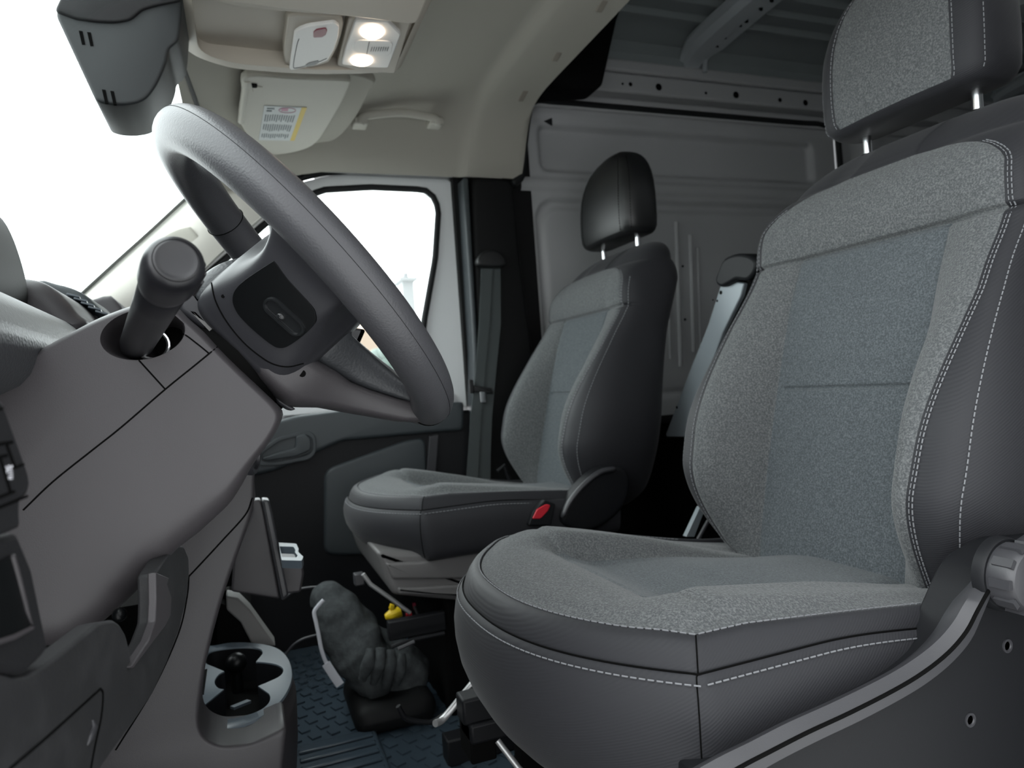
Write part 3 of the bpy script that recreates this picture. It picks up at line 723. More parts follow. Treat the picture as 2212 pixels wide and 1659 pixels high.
body = [Vector((-.738, p.y, p.z+.001)) for p in b_]+[Vector((-.738, -.95, .50)), Vector((-.738, -.95, .22)), Vector((-.738, -.30, .22))]
sc2 = MB().prism(body, (.045, 0, 0)).build('side_cover', M['coverD'], DS, bevel=.003, label='dark side cover panel')
for q in ((2175, 1395), (2095, 1555)):
    MB().lathe(A(*q, x=-.738), (-1, 0, 0), [(.0065, 0), (.0065, .0012), (.0045, .0012), (.004, -.0), (.0001, -.0)], 20).build('screw', M['cover'], sc2)
kn = A(2225, 1252, x=-.77)
MB().lathe(kn+Vector((.03, 0, 0)), (-1, 0, 0), [(.034, 0), (.034, .008), (.0325, .011)], 40).build('recliner_ring', M['coverD'], DS)
kb = MB().lathe(kn+Vector((.02, 0, 0)), (-1, 0, 0), [(.030, 0), (.030, .018), (.026, .024), (.018, .026), (.0001, .026)], 40)
for k in range(10):
    a = k*math.pi/5; kb.obox(kn+Vector((.006, .030*math.cos(a), .030*math.sin(a))), Vector((.009, 0, 0)), Vector((0, .0022*math.cos(a), .0022*math.sin(a))), Vector((0, -.004*math.sin(a), .004*math.cos(a))))
kb.build('recliner_knob', M['cover'], DS, ang=35, label='grey round recliner knob')
# driver seat frame and rails below the cushion
fm = MB().box((-.68, -.80, .262), (-.22, -.30, .292)).box((-.70, -.80, .10), (-.66, -.34, .27)).box((-.24, -.80, .10), (-.20, -.34, .27))
fm.build('seat_frame', M['matte'], DS, bevel=.004)
for x_ in (-.225, -.66):
    r_ = MB().box((x_-.018, -.86, .225), (x_+.018, -.255, .262)).box((x_-.026, -.84, .20), (x_+.026, -.262, .228)); r_.build('seat_rail', M['coverD'], DS, bevel=.004)
MB().box((-.70, -.85, 0), (-.20, -.36, .10)).build('seat_base', M['coverD'], DS, bevel=.01)
tb = [A(1018, 1484, y=-.285), A(958, 1553, y=-.27), A(940, 1562, y=-.268), A(925, 1563, y=-.268)]
tb = [A(1018, 1480, x=-.20), A(960, 1550, x=-.20), A(940, 1563, x=-.21), A(880, 1568, x=-.24)]
MB().tube(cr([tb[0]+(tb[0]-tb[1])*.8]+tb[:3], 5), .0052, 12).build('adjuster_bar', M['tube'], DS, label='bright metal seat adjuster bar')
MB().tube([A(1075, 1600, x=-.34), A(1120, 1659, x=-.36), A(1160, 1700, x=-.38)], .004, 10).build('adjuster_rod', M['tube'], DS, label='bright metal rod below the cushion')
for q in ((1005, 1560, 1100, 1535), (1010, 1585, 1120, 1560)):
    MB().tube([A(q[0], q[1], x=-.19), A(q[2], q[3], x=-.25)], .0045, 8).build('rail_bar', M['coverD'], DS)
MB().box((-.245, -.30, .17), (-.19, -.262, .225)).build('rail_bracket', M['matte'], DS, bevel=.003)

# passenger seat base, recliner, buckle
mb = pillow(rnd(AL([(814, 1192), (900, 1192), (1010, 1168), (1120, 1150), (1120, 1310), (1000, 1300), (850, 1286), (838, 1262)], x=.22), .008), .22, .66, .012)
pb = mb.build('seat_base', M['base'], PS, ang=50, label='grey plastic seat base')
pillow(rnd(AL([(832, 1216), (905, 1214), (1000, 1196), (1100, 1178), (1100, 1232), (1000, 1250), (848, 1252)], x=.214), .005), .212, .235, .006).build('base_panel', M['base'], pb, ang=50)
pillow(rnd(AL([(860, 1270), (1000, 1262), (1000, 1290), (862, 1284)], x=.214), .004), .212, .235, .006).build('base_panel', M['base'], pb, ang=50)
MB().box((.24, -.80, 0), (.66, -.36, .27)).build('seat_frame', M['matte'], PS, bevel=.01)
rc = [(1212, 1118), (1225, 1085), (1255, 1045), (1290, 1015), (1325, 1006), (1350, 1012), (1362, 1040), (1350, 1090), (1310, 1130), (1260, 1150), (1222, 1135)]
pillow(cr(AL(rc, x=.175), 4, True), .170, .215, .012).build('recliner_cover', M['coverD'], PS, ang=60, label='black recliner cover')
rr_ = cr(AL([(1214, 1118), (1230, 1085), (1260, 1048), (1296, 1020), (1330, 1012)], x=.166), 5)
MB().tube(rr_, [(.003, .003)]+[(.006, .008)]*(len(rr_)-2)+[(.003, .003)], 10).build('recliner_lever', M['cover'], PS, ang=180, label='grey curved recliner lever')
bk = AL([(1150, 1121), (1160, 1100), (1180, 1089), (1190, 1091), (1184, 1104), (1168, 1121)], x=.168)
b_ = MB().prism(rnd(bk, .004), (.012, 0, 0)).build('belt_buckle', M['red'], PS, bevel=.002, label='bright red seat belt buckle button')
MB().prism(rnd(AL([(1142, 1135), (1152, 1105), (1178, 1080), (1200, 1088), (1190, 1135)], x=.170), .004), (.018, 0, 0)).build('buckle_body', M['coverD'], PS, bevel=.002)
# hinge fittings at the far lower corner of both backrests
for (a, b, c, xx, root) in (((1075, 1018), (1100, 1035), (1088, 1005), .66, PS),):
    MB().tube(AL([a, c, b], x=xx), .006, 8).build('hinge_bracket', M['coverD'], root)
# ================================================================== STEERING WHEEL
PH = .8797; WC = Vector((-.4495, -.0691, .8193)); WU = Vector((0, math.cos(PH), math.sin(PH))); WN = Vector((0, -math.sin(PH), math.cos(PH))); WX = Vector((1, 0, 0))
def W(x, u, n): return WC+WX*x+WU*u+WN*n
SW = thing('steering_wheel', 'black leather-grained steering wheel seen from its left side', 'steering wheel', WC)
N1, N2 = 120, 28; Rr, rt_ = .1762, .0222
V = [WC+(WU*math.cos(a)+WX*math.sin(a))*(Rr+rt_*math.cos(b))+WN*(rt_*math.sin(b)*.96) for a in [2*math.pi*i/N1 for i in range(N1)] for b in [2*math.pi*k/N2 for k in range(N2)]]
F = [(i*N2+k, ((i+1) % N1)*N2+k, ((i+1) % N1)*N2+(k+1) % N2, i*N2+(k+1) % N2) for i in range(N1) for k in range(N2)]
rim = mk('rim', V, F, M['wheel'], SW, ang=180)
MB().tube([WC+(WU*math.cos(a)+WX*math.sin(a))*(Rr+rt_*math.cos(.12)*1.0)+WN*(rt_*math.sin(.12)) for a in [2*math.pi*i/N1 for i in range(N1)]], .0002, 6, closed=True).build('rim_seam', M['gap'], rim)
for a in (math.radians(47), math.radians(187)):
    cc = WC+(WU*math.cos(a)+WX*math.sin(a))*Rr; e = WU*math.cos(a)+WX*math.sin(a)
    MB().tube([cc+(e*math.cos(b)+WN*math.sin(b))*(rt_-.0001) for b in [2*math.pi*k/32 for k in range(32)]], .0006, 6, closed=True).build('rim_joint', M['gap'], rim)
def sec(x, u0, u1, n0, n1, e=.45, m=44):
    out = []
    for k in range(m):
        a = 2*math.pi*k/m; c, s = math.cos(a), math.sin(a)
        out.append(W(x, (u0+u1)/2+(u1-u0)/2*math.copysign(abs(c)**e, c), (n0+n1)/2+(n1-n0)/2*math.copysign(abs(s)**e, s)))
    return out
ST = [(.172, -.046, .078, -.014, .012, .9), (.163, -.043, .066, -.017, .012, .8), (.150, -.041, .046, -.024, .011, .6), (.138, -.041, .037, -.038, .011, .5), (.125, -.044, .036, -.054, .012, .5), (.110, -.049, .040, -.073, .013, .5),
      (.098, -.054, .045, -.088, .014, .45), (.088, -.058, .048, -.098, .015, .42), (.078, -.062, .049, -.104, .016, .36), (.04, -.066, .050, -.106, .02, .3), (0, -.067, .050, -.106, .022, .3)]
xs_ = [(-a[0],)+a[1:] for a in ST]+[a for a in ST[::-1][1:]]
ctrl = [Vector((a[0], a[1], a[2])) for a in xs_]; c2 = [Vector((a[3], a[4], a[5])) for a in xs_]
A1, A2 = cr(ctrl, 4), cr(c2, 4)
hub = MB().loft([sec(p.x, p.y, p.z, q.x, q.y, q.z) for p, q in zip(A1, A2)]).build('hub', M['spoke'], SW, ang=60, label='dark grey plastic hub and side spokes')
ab = [(.046, -.094), (.055, -.090), (.0595, -.078), (.058, -.060), (.050, -.040), (.036, -.014), (.022, .010), (.0, .026), (-.035, .03), (-.05, .02), (-.05, 0), (.03, -.02), (.045, -.06)]
abr = []
for x, k in ((-.086, .70), (-.084, .84), (-.078, .94), (-.07, .985), (-.04, 1), (0, 1.01), (.04, 1), (.07, .985), (.078, .94), (.084, .84), (.086, .70)):
    abr.append([W(x, p.x*k if p.x > 0 else p.x*.95, p.y*(.85+.15*k)) for p in cr([(a, b, 0) for a, b in ab], 4, True)])
MB().loft(abr).build('airbag_cover', M['grain'], SW, ang=60, label='grained airbag cover')
# lower spoke, two layers
def lsp(rows, name, m, **k):
    rings = []
    for u, hw, n0, n1 in rows:
        rings.append([W((hw)*math.copysign(abs(math.cos(2*math.pi*j/36))**.45, math.cos(2*math.pi*j/36)), u+(n0+(n1-n0)*.5)*0, (n0+n1)/2+(n1-n0)/2*math.copysign(abs(math.sin(2*math.pi*j/36))**.45, math.sin(2*math.pi*j/36))) for j in range(36)])
    return MB().loft(rings).build(name, m, SW, ang=60, **k)
lsp([(-.010, .084, -.1075, -.070), (-.040, .090, -.1075, -.062), (-.060, .087, -.1075, -.055), (-.075, .078, -.105, -.050), (-.084, .070, -.098, -.047), (-.100, .058, -.082, -.044), (-.120, .048, -.068, -.034), (-.145, .042, -.050, -.020), (-.165, .040, -.036, -.006), (-.180, .038, -.022, .006)], 'lower_spoke', M['dash'], label='lower spoke with its reflection in the lighter colour')  # same plastic as the hub; lighter colour paints a brownish reflection
lsp([(-.045, .074, -.060, .0), (-.058, .074, -.062, -.006), (-.068, .068, -.060, -.012), (-.082, .057, -.054, -.010), (-.105, .046, -.046, -.007), (-.13, .041, -.032, -.004), (-.150, .039, -.020, .0), (-.172, .037, -.010, .006)], 'spoke_pad', M['grain'], label='grained upper pad of the lower spoke')
# switch panel in the flank of the left spoke
q1 = W(-.1085, 0, -.072); q2 = W(-.137, 0, -.034); nr = WU.cross(q2-q1).normalized()
if nr.x > 0: nr = -nr
p0 = q1+nr*.004
pn = [AP(a, b, p0, nr) for a, b in ((502, 645), (508, 626), (530, 604), (584, 568), (592, 566), (600, 575), (624, 607), (672, 660), (681, 682), (678, 700), (655, 725), (624, 747), (606, 752), (588, 746), (550, 716), (518, 684), (505, 662))]
sp_ = MB().prism(cr(pn, 4, True), -nr*.012).build('switch_panel', M['black'], SW, bevel=.0015, label='gloss black switch panel with a rocker')
cp = [AP(a, b, p0, nr) for a, b in ((590, 661), (640, 706))]
ax_ = (cp[1]-cp[0]).normalized(); bx_ = nr.cross(ax_)
cap = lambda r, h: [cp[1]+(ax_*math.sin(t)+bx_*math.cos(t))*r+nr*h for t in np.linspace(0, math.pi, 10)]+[cp[0]+(ax_*math.sin(t)+bx_*math.cos(t))*r+nr*h for t in np.linspace(math.pi, 2*math.pi, 10)]
MB().loft([cap(.0082, -.001), cap(.0082, .0018), cap(.0074, .0032), cap(.0058, .0032), cap(.0050, .0010), cap(.0001, .0008)]).build('rocker_switch', M['gloss'], sp_, ang=50)
cc = AP(607, 684, p0, nr)
MB().lathe(cc, nr, [(.0034, 0), (.0034, .0022), (.0024, .0032), (.0001, .0036)], 18).build('push_button', M['gloss'], sp_)
seam('cover_seam', hub, [(456, 606), (466, 650), (490, 695), (525, 738), (560, 768), (590, 786), (622, 792), (655, 785)], M['gap'], SW, r=.0007)
hp_ = surf_pts(hub, [(482, 640)], .0); 
if hp_: MB().lathe(hp_[0], (-1, .3, 0), [(.0016, -.001), (.0016, .0004)], 12).build('small_clip', M['gap'], SW)
ls = bpy.data.objects['lower_spoke']; hp_ = surf_pts(ls, [(653, 807)], .0)
if hp_: MB().lathe(min(hp_, key=lambda p: (p-CAM).length), (CAM-hp_[0]), [(.0032, -.002), (.0032, .0006)], 14).build('screw_hole', M['matte'], SW)
pillow(rnd(AL([(742, 704), (790, 712), (764, 772), (752, 768), (735, 752), (737, 716)], x=-.37), .004), -.375, -.33, .005).build('switch_pod', M['spoke'], SW, ang=60, label='switch pod on the far spoke')
# neck behind the hub
MB().loft([sec(0, 0, 0, 0, 0)]*0 or [[W(.084*math.cos(2*math.pi*k/32), -.010+.066*math.sin(2*math.pi*k/32), n) for k in range(32)] for n in (-.085, -.150)]).build('neck', M['matte'], SW)

# ================================================================== STEERING COLUMN
SC = thing('steering_column', 'large smooth dark grey steering column shroud below the steering wheel', 'steering column', (-.45, .1, .5))
prof_ = [(408, 690), (440, 716), (478, 757), (540, 818), (597, 872), (610, 886), (612, 896), (600, 925), (586, 948), (562, 980), (545, 1003), (522, 1048), (498, 1085), (470, 1112), (428, 1150), (385, 1182), (330, 1240), (280, 1290), (232, 1334), (165, 1378), (90, 1392), (10, 1370), (-60, 1310), (-120, 1180), (-110, 980), (0, 842), (40, 802), (90, 762), (150, 728), (222, 690), (290, 664), (345, 655), (385, 662)]
prof_ = rnd(AL(prof_, x=-.515), .004, 2)
c0 = A(310, 722, x=-.548); e1_ = A(400, 708, x=-.548)-c0; e2_ = A(303, 668, x=-.548)-c0
def bowl(k, dx, sh_=(0, 0)):
    H = []
    for i in range(72):
        a = 2*math.pi*i/72; u = Vector((0, math.cos(a), math.sin(a))); det = e1_.y*e2_.z-e1_.z*e2_.y
        p = (u.y*e2_.z-u.z*e2_.y)/det; q = (e1_.y*u.z-e1_.z*u.y)/det; r = 1/math.hypot(p, q)
        H.append(c0+u*r*k+Vector((dx, sh_[0]*k, sh_[1]*k)))
    return H
sh = pillow(prof_, -.548, -.33, .030, 8, wt=lambda n_, p: .22+.78*smst(.25, -.35, n_.z)*smst(-.015, .05, p.y),
            hole=[bowl(1.0, 0), bowl(.975, .003), bowl(.93, .018), bowl(.84, .038), bowl(.66, .055), bowl(.35, .064), bowl(.02, .066)]).build('shroud', M['dash'], SC, ang=60, label='dark grey shroud with stalk opening')
for s_ in ([(297, 775), (327, 808), (357, 841)], [(50, 1102), (115, 1040), (200, 972), (263, 922), (357, 841), (420, 790), (476, 744)], [(366, 733), (382, 728), (395, 721), (425, 742), (451, 763)]):
    seam('panel_gap', sh, s_, M['gap'], SC, r=.0007, lift=.0)
MB().prism(AL([(411, 672), (422, 674), (484, 737), (478, 742)], x=-.525), (.02, 0, 0)).build('collar_strip', M['base'], SC, label='pale strip at the column collar')
MB().prism(AL([(590, 852), (622, 872), (640, 884), (628, 888), (600, 872)], x=-.50), (.05, 0, 0)).build('collar_tab', M['spoke'], SC, bevel=.002)
pillow(rnd(AL([(380, 650), (398, 634), (424, 622), (445, 650), (480, 700), (440, 712), (385, 676)], x=-.52), .004), -.525, -.37, .006).build('upper_cover', M['spoke'], SC, ang=60, label='dark upper column cover')
MB().tube([A(330, 745, x=-.54)+Vector((0, .012*math.cos(t), .012*math.sin(t))) for t in np.linspace(0, 2*math.pi, 24)[:-1]], .0018, 8, closed=True).build('lock_ring', M['chrome'], SC, label='chrome ring in the stalk opening')
MB().lathe(A(566, 982, x=-.38)+Vector((0, .02, 0)), (-.25, -.9, -.1), [(.020, -.03), (.020, .012), (.018, .015), (.014, .015), (.013, .012), (.0001, .012)], 30).build('ignition_lock', M['spoke'], SC, ang=40, label='round lock at the right edge of the shroud')
# turn signal stalk
a, b = A(296, 742, x=-.535), A(381, 563, x=-.752)
SK = thing('indicator_stalk', 'round dark grey indicator stalk pointing at the viewer from the column', 'stalk', a)
ax_ = (b-a).normalized(); L = (b-a).length
MB().lathe(a, ax_, [(.012, -.01), (.0128, 0), (.0135, L*.3), (.0142, L*.6), (.0148, L-.052), (.0140, L-.0505), (.0140, L-.049)], 40).build('shaft', M['stalk'], SK, ang=50)
cl = MB().lathe(a, ax_, [(.0140, L-.050), (.0152, L-.0485), (.0168, L-.036), (.0172, L-.018), (.0168, L-.008), (.0155, L-.003), (.0142, L-.001), (.0128, L), (.0126, L-.0008), (.0122, L-.0008)], 48)
cl.build('rotary_collar', M['stalk'], SK, ang=45)
e1 = ax_.cross(Vector((0, 0, 1))).normalized(); e2 = ax_.cross(e1)
rb = MB()
for k in range(6):
    t = math.radians(150+k*19); d = e1*math.cos(t)+e2*math.sin(t); tt = e1*-math.sin(t)+e2*math.cos(t)
    rb.obox(a+ax_*(L-.026)+d*.0172, ax_*.014, d*.0010, tt*.0014)
rb.build('grip_ribs', M['stalk'], SK, bevel=.0006)
MB().lathe(a+ax_*(L-.0006), ax_, [(.0122, -.001), (.0122, .0010), (.0112, .0016), (.0098, .0010), (.0080, .0002), (.0001, -.0002)], 40).build('end_cap', M['stalk'], SK, ang=30)

# ================================================================== DASHBOARD
DB = thing('dashboard', 'dark grey plastic dashboard with instrument hood under the windscreen', 'dashboard', (0, .5, 0))
hood = pillow(cr(AL([(-150, 400), (-60, 425), (0, 468), (24, 505), (44, 560), (57, 612), (60, 645), (54, 670), (36, 690), (5, 704), (-60, 716), (-150, 716)], x=-.32), 4, True), -.80, -.30, .022, 6)
hood.build('instrument_hood', M['trimB'], DB, ang=60, label='rounded instrument hood')
pillow(cr(AL([(-150, 690), (0, 700), (40, 676), (75, 676), (115, 684), (150, 700), (185, 735), (210, 790), (150, 860), (-150, 900)], x=-.315), 4, True), -.80, -.30, .012, 5).build('binnacle_pad', M['grain'], DB, ang=60, label='grained pad beside the instruments')
pillow(cr(AL([(-200, 680), (-60, 655), (20, 646), (62, 642), (100, 641), (148, 646), (178, 660), (205, 684), (222, 706), (240, 735), (180, 820), (-150, 900)], x=-.135), 4, True), -.30, -.12, .02, 5).build('centre_hump', M['dash'], DB, ang=60, label='smooth grey centre hump')
# air vent in the hump
v0 = [A(150, 642, x=-.10), A(200, 656, x=-.02), A(228, 676, x=.02), A(262, 700, x=.02), A(205, 700, x=-.13), A(170, 660, x=-.13)]
pillow(cr(AL([(120, 640), (165, 640), (210, 655), (240, 680), (262, 705), (230, 740), (100, 740)], x=0), 4, True), -.118, .03, .008, 4).build('vent_housing', M['doorB'], DB, ang=60)
vm = MB()
for q in range(5):
    p = A(165+q*15, 651+q*9, x=-.125); vm.obox(p, Vector((.028, .002, -.004)), Vector((-.001, .007, .002)), Vector((0, -.0003, .0012)))
vm.build('vent_slats', M['cup'], DB, bevel=.0005, label='pale air vent slats')
# passenger side of the dash
ds = [A(270, 678, x=.40), A(266, 665, x=.40), A(241, 640, x=.40), A(232, 638, x=.40), A(190, 652, x=.40), Vector((.4, .55, .885)), Vector((.4, .95, .88)), Vector((.4, .95, .12)), Vector((.4, .42, .12)), Vector((.4, .34, .45)), Vector((.4, .22, .60)), Vector((.4, .20, .80))]
pillow(ds, .39, .84, .006, 3).build('passenger_side', M['dash'], DB, ang=50, label='grey passenger side of the dash')
MB().box((-.88, .30, .35), (.08, .95, .80)).build('dash_core', M['matte'], DB)
MB().box((-.88, .34, .0), (-.3, .50, .36)).build('toe_board', M['matte'], DB)
# lower left knee panel (seen at a grazing angle)
KP = Vector((-.83, .099, 0)); KN = Vector((.1, .995, 0)).normalized()
def K(pts, off=0): return [AP(a, b, KP+KN*off, KN) for a, b in pts]
knee = K([(-60, 1430), (0, 1452), (30, 1461), (58, 1460), (90, 1442), (130, 1412), (180, 1372), (215, 1344), (245, 1338), (258, 1346), (272, 1370), (280, 1402), (284, 1440), (300, 1425), (322, 1380), (336, 1340), (337, 1300), (335, 1240), (352, 1212), (378, 1176), (398, 1180), (408, 1205), (409, 1240), (402, 1300), (388, 1360), (362, 1430), (330, 1500), (290, 1560), (250, 1615), (215, 1665), (180, 1740), (-60, 1740)])
kp = MB().prism(rnd(knee, .003, 2), KN*.013).build('knee_panel', M['dashworn'], DB, bevel=.003, seg=3, label='worn dark knee panel with curved side arm')
# lighter plate painting the highlight along the arm's chamfer
arm = K([(337, 1236), (366, 1248), (362, 1262), (371, 1290), (369, 1330), (358, 1352), (290, 1442), (284, 1440), (322, 1382), (336, 1342), (338, 1300)], -.003)
MB().prism(arm, KN*.006).build('arm_highlight', M['dash'], kp, bevel=.001)
for s_ in ([(20, 1662), (110, 1585), (217, 1488)], [(217, 1488), (222, 1500), (218, 1550), (205, 1610), (195, 1665)]):
    q = K(dens(s_, 5), -.0002); MB().tube(q, .0007, 6).build('door_gap', M['gap'], kp)
MB().tube(K([(199, 1555), (203, 1570), (196, 1590), (188, 1610)], -.0), [(.0005, .0005), (.0035, .0018), (.0035, .0018), (.0005, .0005)], 12).build('finger_pull', M['cover'], kp, ang=180, label='small grey finger pull')
ut = K([(-60, 1150), (0, 1162), (36, 1150), (42, 1156), (72, 1228), (100, 1365), (108, 1400), (92, 1420), (55, 1458), (0, 1448), (-60, 1430)], -.002)
up_ = MB().prism(ut, KN*.05).build('storage_pocket', M['dash2'], DB, bevel=.003, label='dark storage pocket frame')
rc_ = K([(-60, 1230), (0, 1214), (26, 1200), (68, 1356), (0, 1388), (-60, 1400)], -.0035)
MB().prism(rc_, KN*.003).build('pocket_recess', M['black'], up_)
MB().tube(K([(26, 1200), (40, 1250), (58, 1320), (68, 1356), (30, 1376), (-20, 1392)], -.0035), .0012, 8).build('pocket_edge', M['dash'], up_)
sw = K([(-60, 840), (0, 862), (8, 868), (38, 950), (62, 1018), (67, 1045), (62, 1066), (45, 1082), (44, 1110), (46, 1140), (0, 1160), (-60, 1150)], -.006)
sw_ = MB().prism(rnd(sw, .003), KN*.05).build('switch_bank', M['dash2'], DB, bevel=.003, label='dark switch bank with lamp symbol')
for s_ in ([(-5, 960), (26, 955)], [(-5, 988), (14, 984)], [(14, 962), (32, 1010), (50, 1003)], [(0, 990), (22, 1062)], [(-5, 1076), (30, 1062)], [(-5, 884), (4, 882)], [(-5, 1098), (58, 1072)]):
    MB().tube(K(s_, -.0062), .0007, 6).build('switch_gap', M['gap'], sw_)
sy = MB()
c_ = (20, 1024)
sy.tube(K([(24, 1012), (16, 1014), (13, 1026), (18, 1034), (26, 1034)], -.0064), .00035, 5)
for a_, b_ in (((20, 1018), (26, 1017)), ((20, 1024), (27, 1023)), ((20, 1030), (27, 1029)), ((13, 1008), (15, 1012)), ((19, 1005), (20, 1010)), ((26, 1006), (25, 1010))): sy.tube(K([a_, b_], -.0064), .00035, 5)
sy.build('lamp_symbol', M['symbol'], sw_, label='white lamp symbol')
MB().ball(A(258, 1328, x=-.56), .0055, 16).build('ball_stud', M['black'], DB)

# ================================================================== CENTRE CONSOLE
CC = thing('centre_console', 'dark grey centre console flank curving down to the cup holder', 'console', (-.2, .15, 0))
cs = [(560, 985), (549, 1030), (551, 1065), (545, 1110), (525, 1165), (500, 1235), (480, 1295), (462, 1360), (445, 1430), (434, 1500), (429, 1545), (430, 1575), (445, 1598), (480, 1612), (540, 1606), (620, 1570), (600, 1760), (110, 1760), (250, 1570), (330, 1440), (374, 1330), (374, 1200), (385, 1140), (420, 1050)]
cw = pillow(rnd(AL(cs, x=-.25), .004, 2), -.253, -.16, .006, 4).build('side_wall', M['console'], CC, ang=60, label='smooth console side wall')
seam('wall_seam', cw, [(408, 1245), (430, 1222), (480, 1168), (530, 1112), (545, 1075)], M['gap'], CC, r=.001)
seam('wall_seam', cw, [(408, 1245), (404, 1290), (385, 1370), (330, 1490), (250, 1620)], M['gap'], CC, r=.001)
pillow(rnd(AL([(500, 1080), (524, 1040), (540, 1030), (549, 1042), (552, 1075), (545, 1092), (520, 1100)], x=-.10), .008), -.11, -.05, .01).build('shifter_end', M['cover'], CC, ang=60, label='pale rounded end below the column')
# storage bin on the passenger side of the console
SB = thing('storage_bin', 'thin upright grey bin panels behind the console with small cup ring', 'storage bin', (.1, -.03, 0))
pillow(rnd(AL([(540, 1078), (562, 1076), (568, 1095), (604, 1288), (500, 1272), (505, 1200), (545, 1100)], x=.06), .004), .04, .075, .004).build('panel', M['console'], SB, ang=50)
pillow(rnd(AL([(564, 1075), (580, 1076), (586, 1098), (622, 1278), (606, 1290), (568, 1100)], x=.06), .004), .035, .07, .004).build('panel', M['cover'], SB, ang=50)
MB().prism(AL([(604, 1205), (652, 1206), (657, 1240), (650, 1280), (612, 1284)], x=.09), (.05, 0, 0)).build('cup_body', M['dash'], SB, bevel=.004)
rg = [A(a_, b_, z=.461) for a_, b_ in ((602, 1172), (640, 1174), (645, 1185), (644, 1192), (655, 1202), (652, 1211), (608, 1210))]
rgi = [A(a_, b_, z=.461) for a_, b_ in ((604, 1180), (634, 1181), (638, 1188), (637, 1193), (643, 1200), (640, 1204), (609, 1203))]
ring_plate(resample(rg, 50), resample(rgi, 50), (0, 0, -.012)).build('cup_ring', M['cup'], SB, bevel=.001, label='pale grey cup ring')
MB().box((.06, .02, .40), (.20, .12, .44)).build('bin_back', M['matte'], SB)
MB().prism(AL([(488, 1288), (514, 1292), (540, 1318), (596, 1396), (545, 1394), (520, 1345), (490, 1318)], x=.15), (.05, 0, 0)).build('floor_duct', M['stripG'], None, bevel=.003)
tag(bpy.data.objects['floor_duct'], 'light grey flat floor duct rising behind the cup holder', 'duct')
tn = MB().prism(AL([(470, 1300), (490, 1310), (520, 1345), (545, 1394), (520, 1440), (470, 1430)], x=.16), (.6, 0, 0)).box((.2, .05, .0), (.85, .30, .36)).build('foot_rest', M['matte'])
tag(tn, 'black panel at the front of the passenger footwell', 'footwell panel')

# cup holder
CH = thing('cup_holder', 'grey cup holder unit with clover shaped opening on the floor', 'cup holder', (0, .03, .0))
zc = .28; oc = [(428, 1570), (470, 1578), (520, 1568), (572, 1545), (607, 1515), (627, 1482), (632, 1452), (622, 1420), (596, 1398), (550, 1388), (500, 1387), (450, 1394)]
OO = [A(a_, b_, z=zc) for a_, b_ in oc]+[Vector((.20, .12, zc)), Vector((.12, .145, zc)), Vector((-.10, .145, zc)), Vector((-.19, .125, zc))]
hole = [(452, 1410), (480, 1402), (530, 1398), (560, 1402), (567, 1411), (560, 1422), (547, 1429), (572, 1431), (598, 1436), (611, 1446), (604, 1460), (578, 1473), (554, 1484), (572, 1490), (583, 1503), (578, 1520), (555, 1536), (512, 1549), (470, 1553), (440, 1548), (440, 1525), (462, 1506), (492, 1491), (472, 1486), (464, 1472), (474, 1456), (491, 1446), (468, 1441), (445, 1432)]
HH = [A(a_, b_, z=zc) for a_, b_ in hole]; cen = A(520, 1462, z=zc)
def radial(poly, c, n):
    out = []
    for k in range(n):
        a = 2*math.pi*k/n; d = Vector((math.cos(a), math.sin(a), 0)); best = None
        for i in range(len(poly)):
            p, q = poly[i]-c, poly[(i+1) % len(poly)]-c; e = q-p; den = d.x*e.y-d.y*e.x
            if abs(den) < 1e-12: continue
            t = (p.x*e.y-p.y*e.x)/den; s = (p.x*d.y-p.y*d.x)/den
            if t > 0 and -1e-6 <= s <= 1+1e-6: best = t if best is None else max(best, t)
        out.append(c+d*(best or .01))
    return out
RO = radial(cr(OO, 5, True), cen, 200); RI = radial(cr(HH, 5, True), cen, 200)
sc = lambda P, k, z: [Vector((cen.x+(p.x-cen.x)*k, cen.y+(p.y-cen.y)*k, z)) for p in P]
mb = MB(); rg_ = [sc(RI, 1, zc-.06), sc(RI, 1, zc-.002), sc(RI, 1.012, zc), sc(RO, .985, zc), sc(RO, 1.0, zc-.003), sc(RO, 1.0, zc-.020), sc(RO, 1.035, zc-.026), sc(RO, 1.045, zc-.030), sc(RO, 1.045, zc-.04), sc(RO, 1.02, zc-.09), sc(RO, .94, zc-.15), sc(RO, .85, zc-.21), sc(RO, .8, .0)]
body = MB().loft(rg_[4:], caps=False).build('body', M['console'], CH, ang=50)
MB().loft(rg_[:2], caps=False).build('well_wall', M['coverD'], CH, ang=50)
MB().loft(rg_[1:5], caps=False).build('top_rim', M['cup'], CH, ang=50, label='top rim with the sky reflection in its blue')
MB().loft([sc(RI, 1.02, zc-.062), sc(RI, 1.02, zc-.058)]).build('well_floor', M['matte'], CH)
MB().ball(A(510, 1432, z=.27), (.017, .017, .017), 20).lathe(A(510, 1432, z=.27)+Vector((0, 0, -.055)), (0, 0, 1), [(.009, 0), (.008, .045)], 16).build('ball_knob', M['black'], CH, ang=60)
MB().box(A(432, 1502, z=.28)+Vector((0, 0, .001)), A(448, 1446, z=.28)+Vector((0, 0, -.01))).build('slot', M['matte'], CH)
MB().obox(A(520, 1522, z=.24), Vector((.006, -.012, 0)), Vector((.004, .003, 0)), Vector((0, 0, .002))).build('clip', M['cup'], CH)
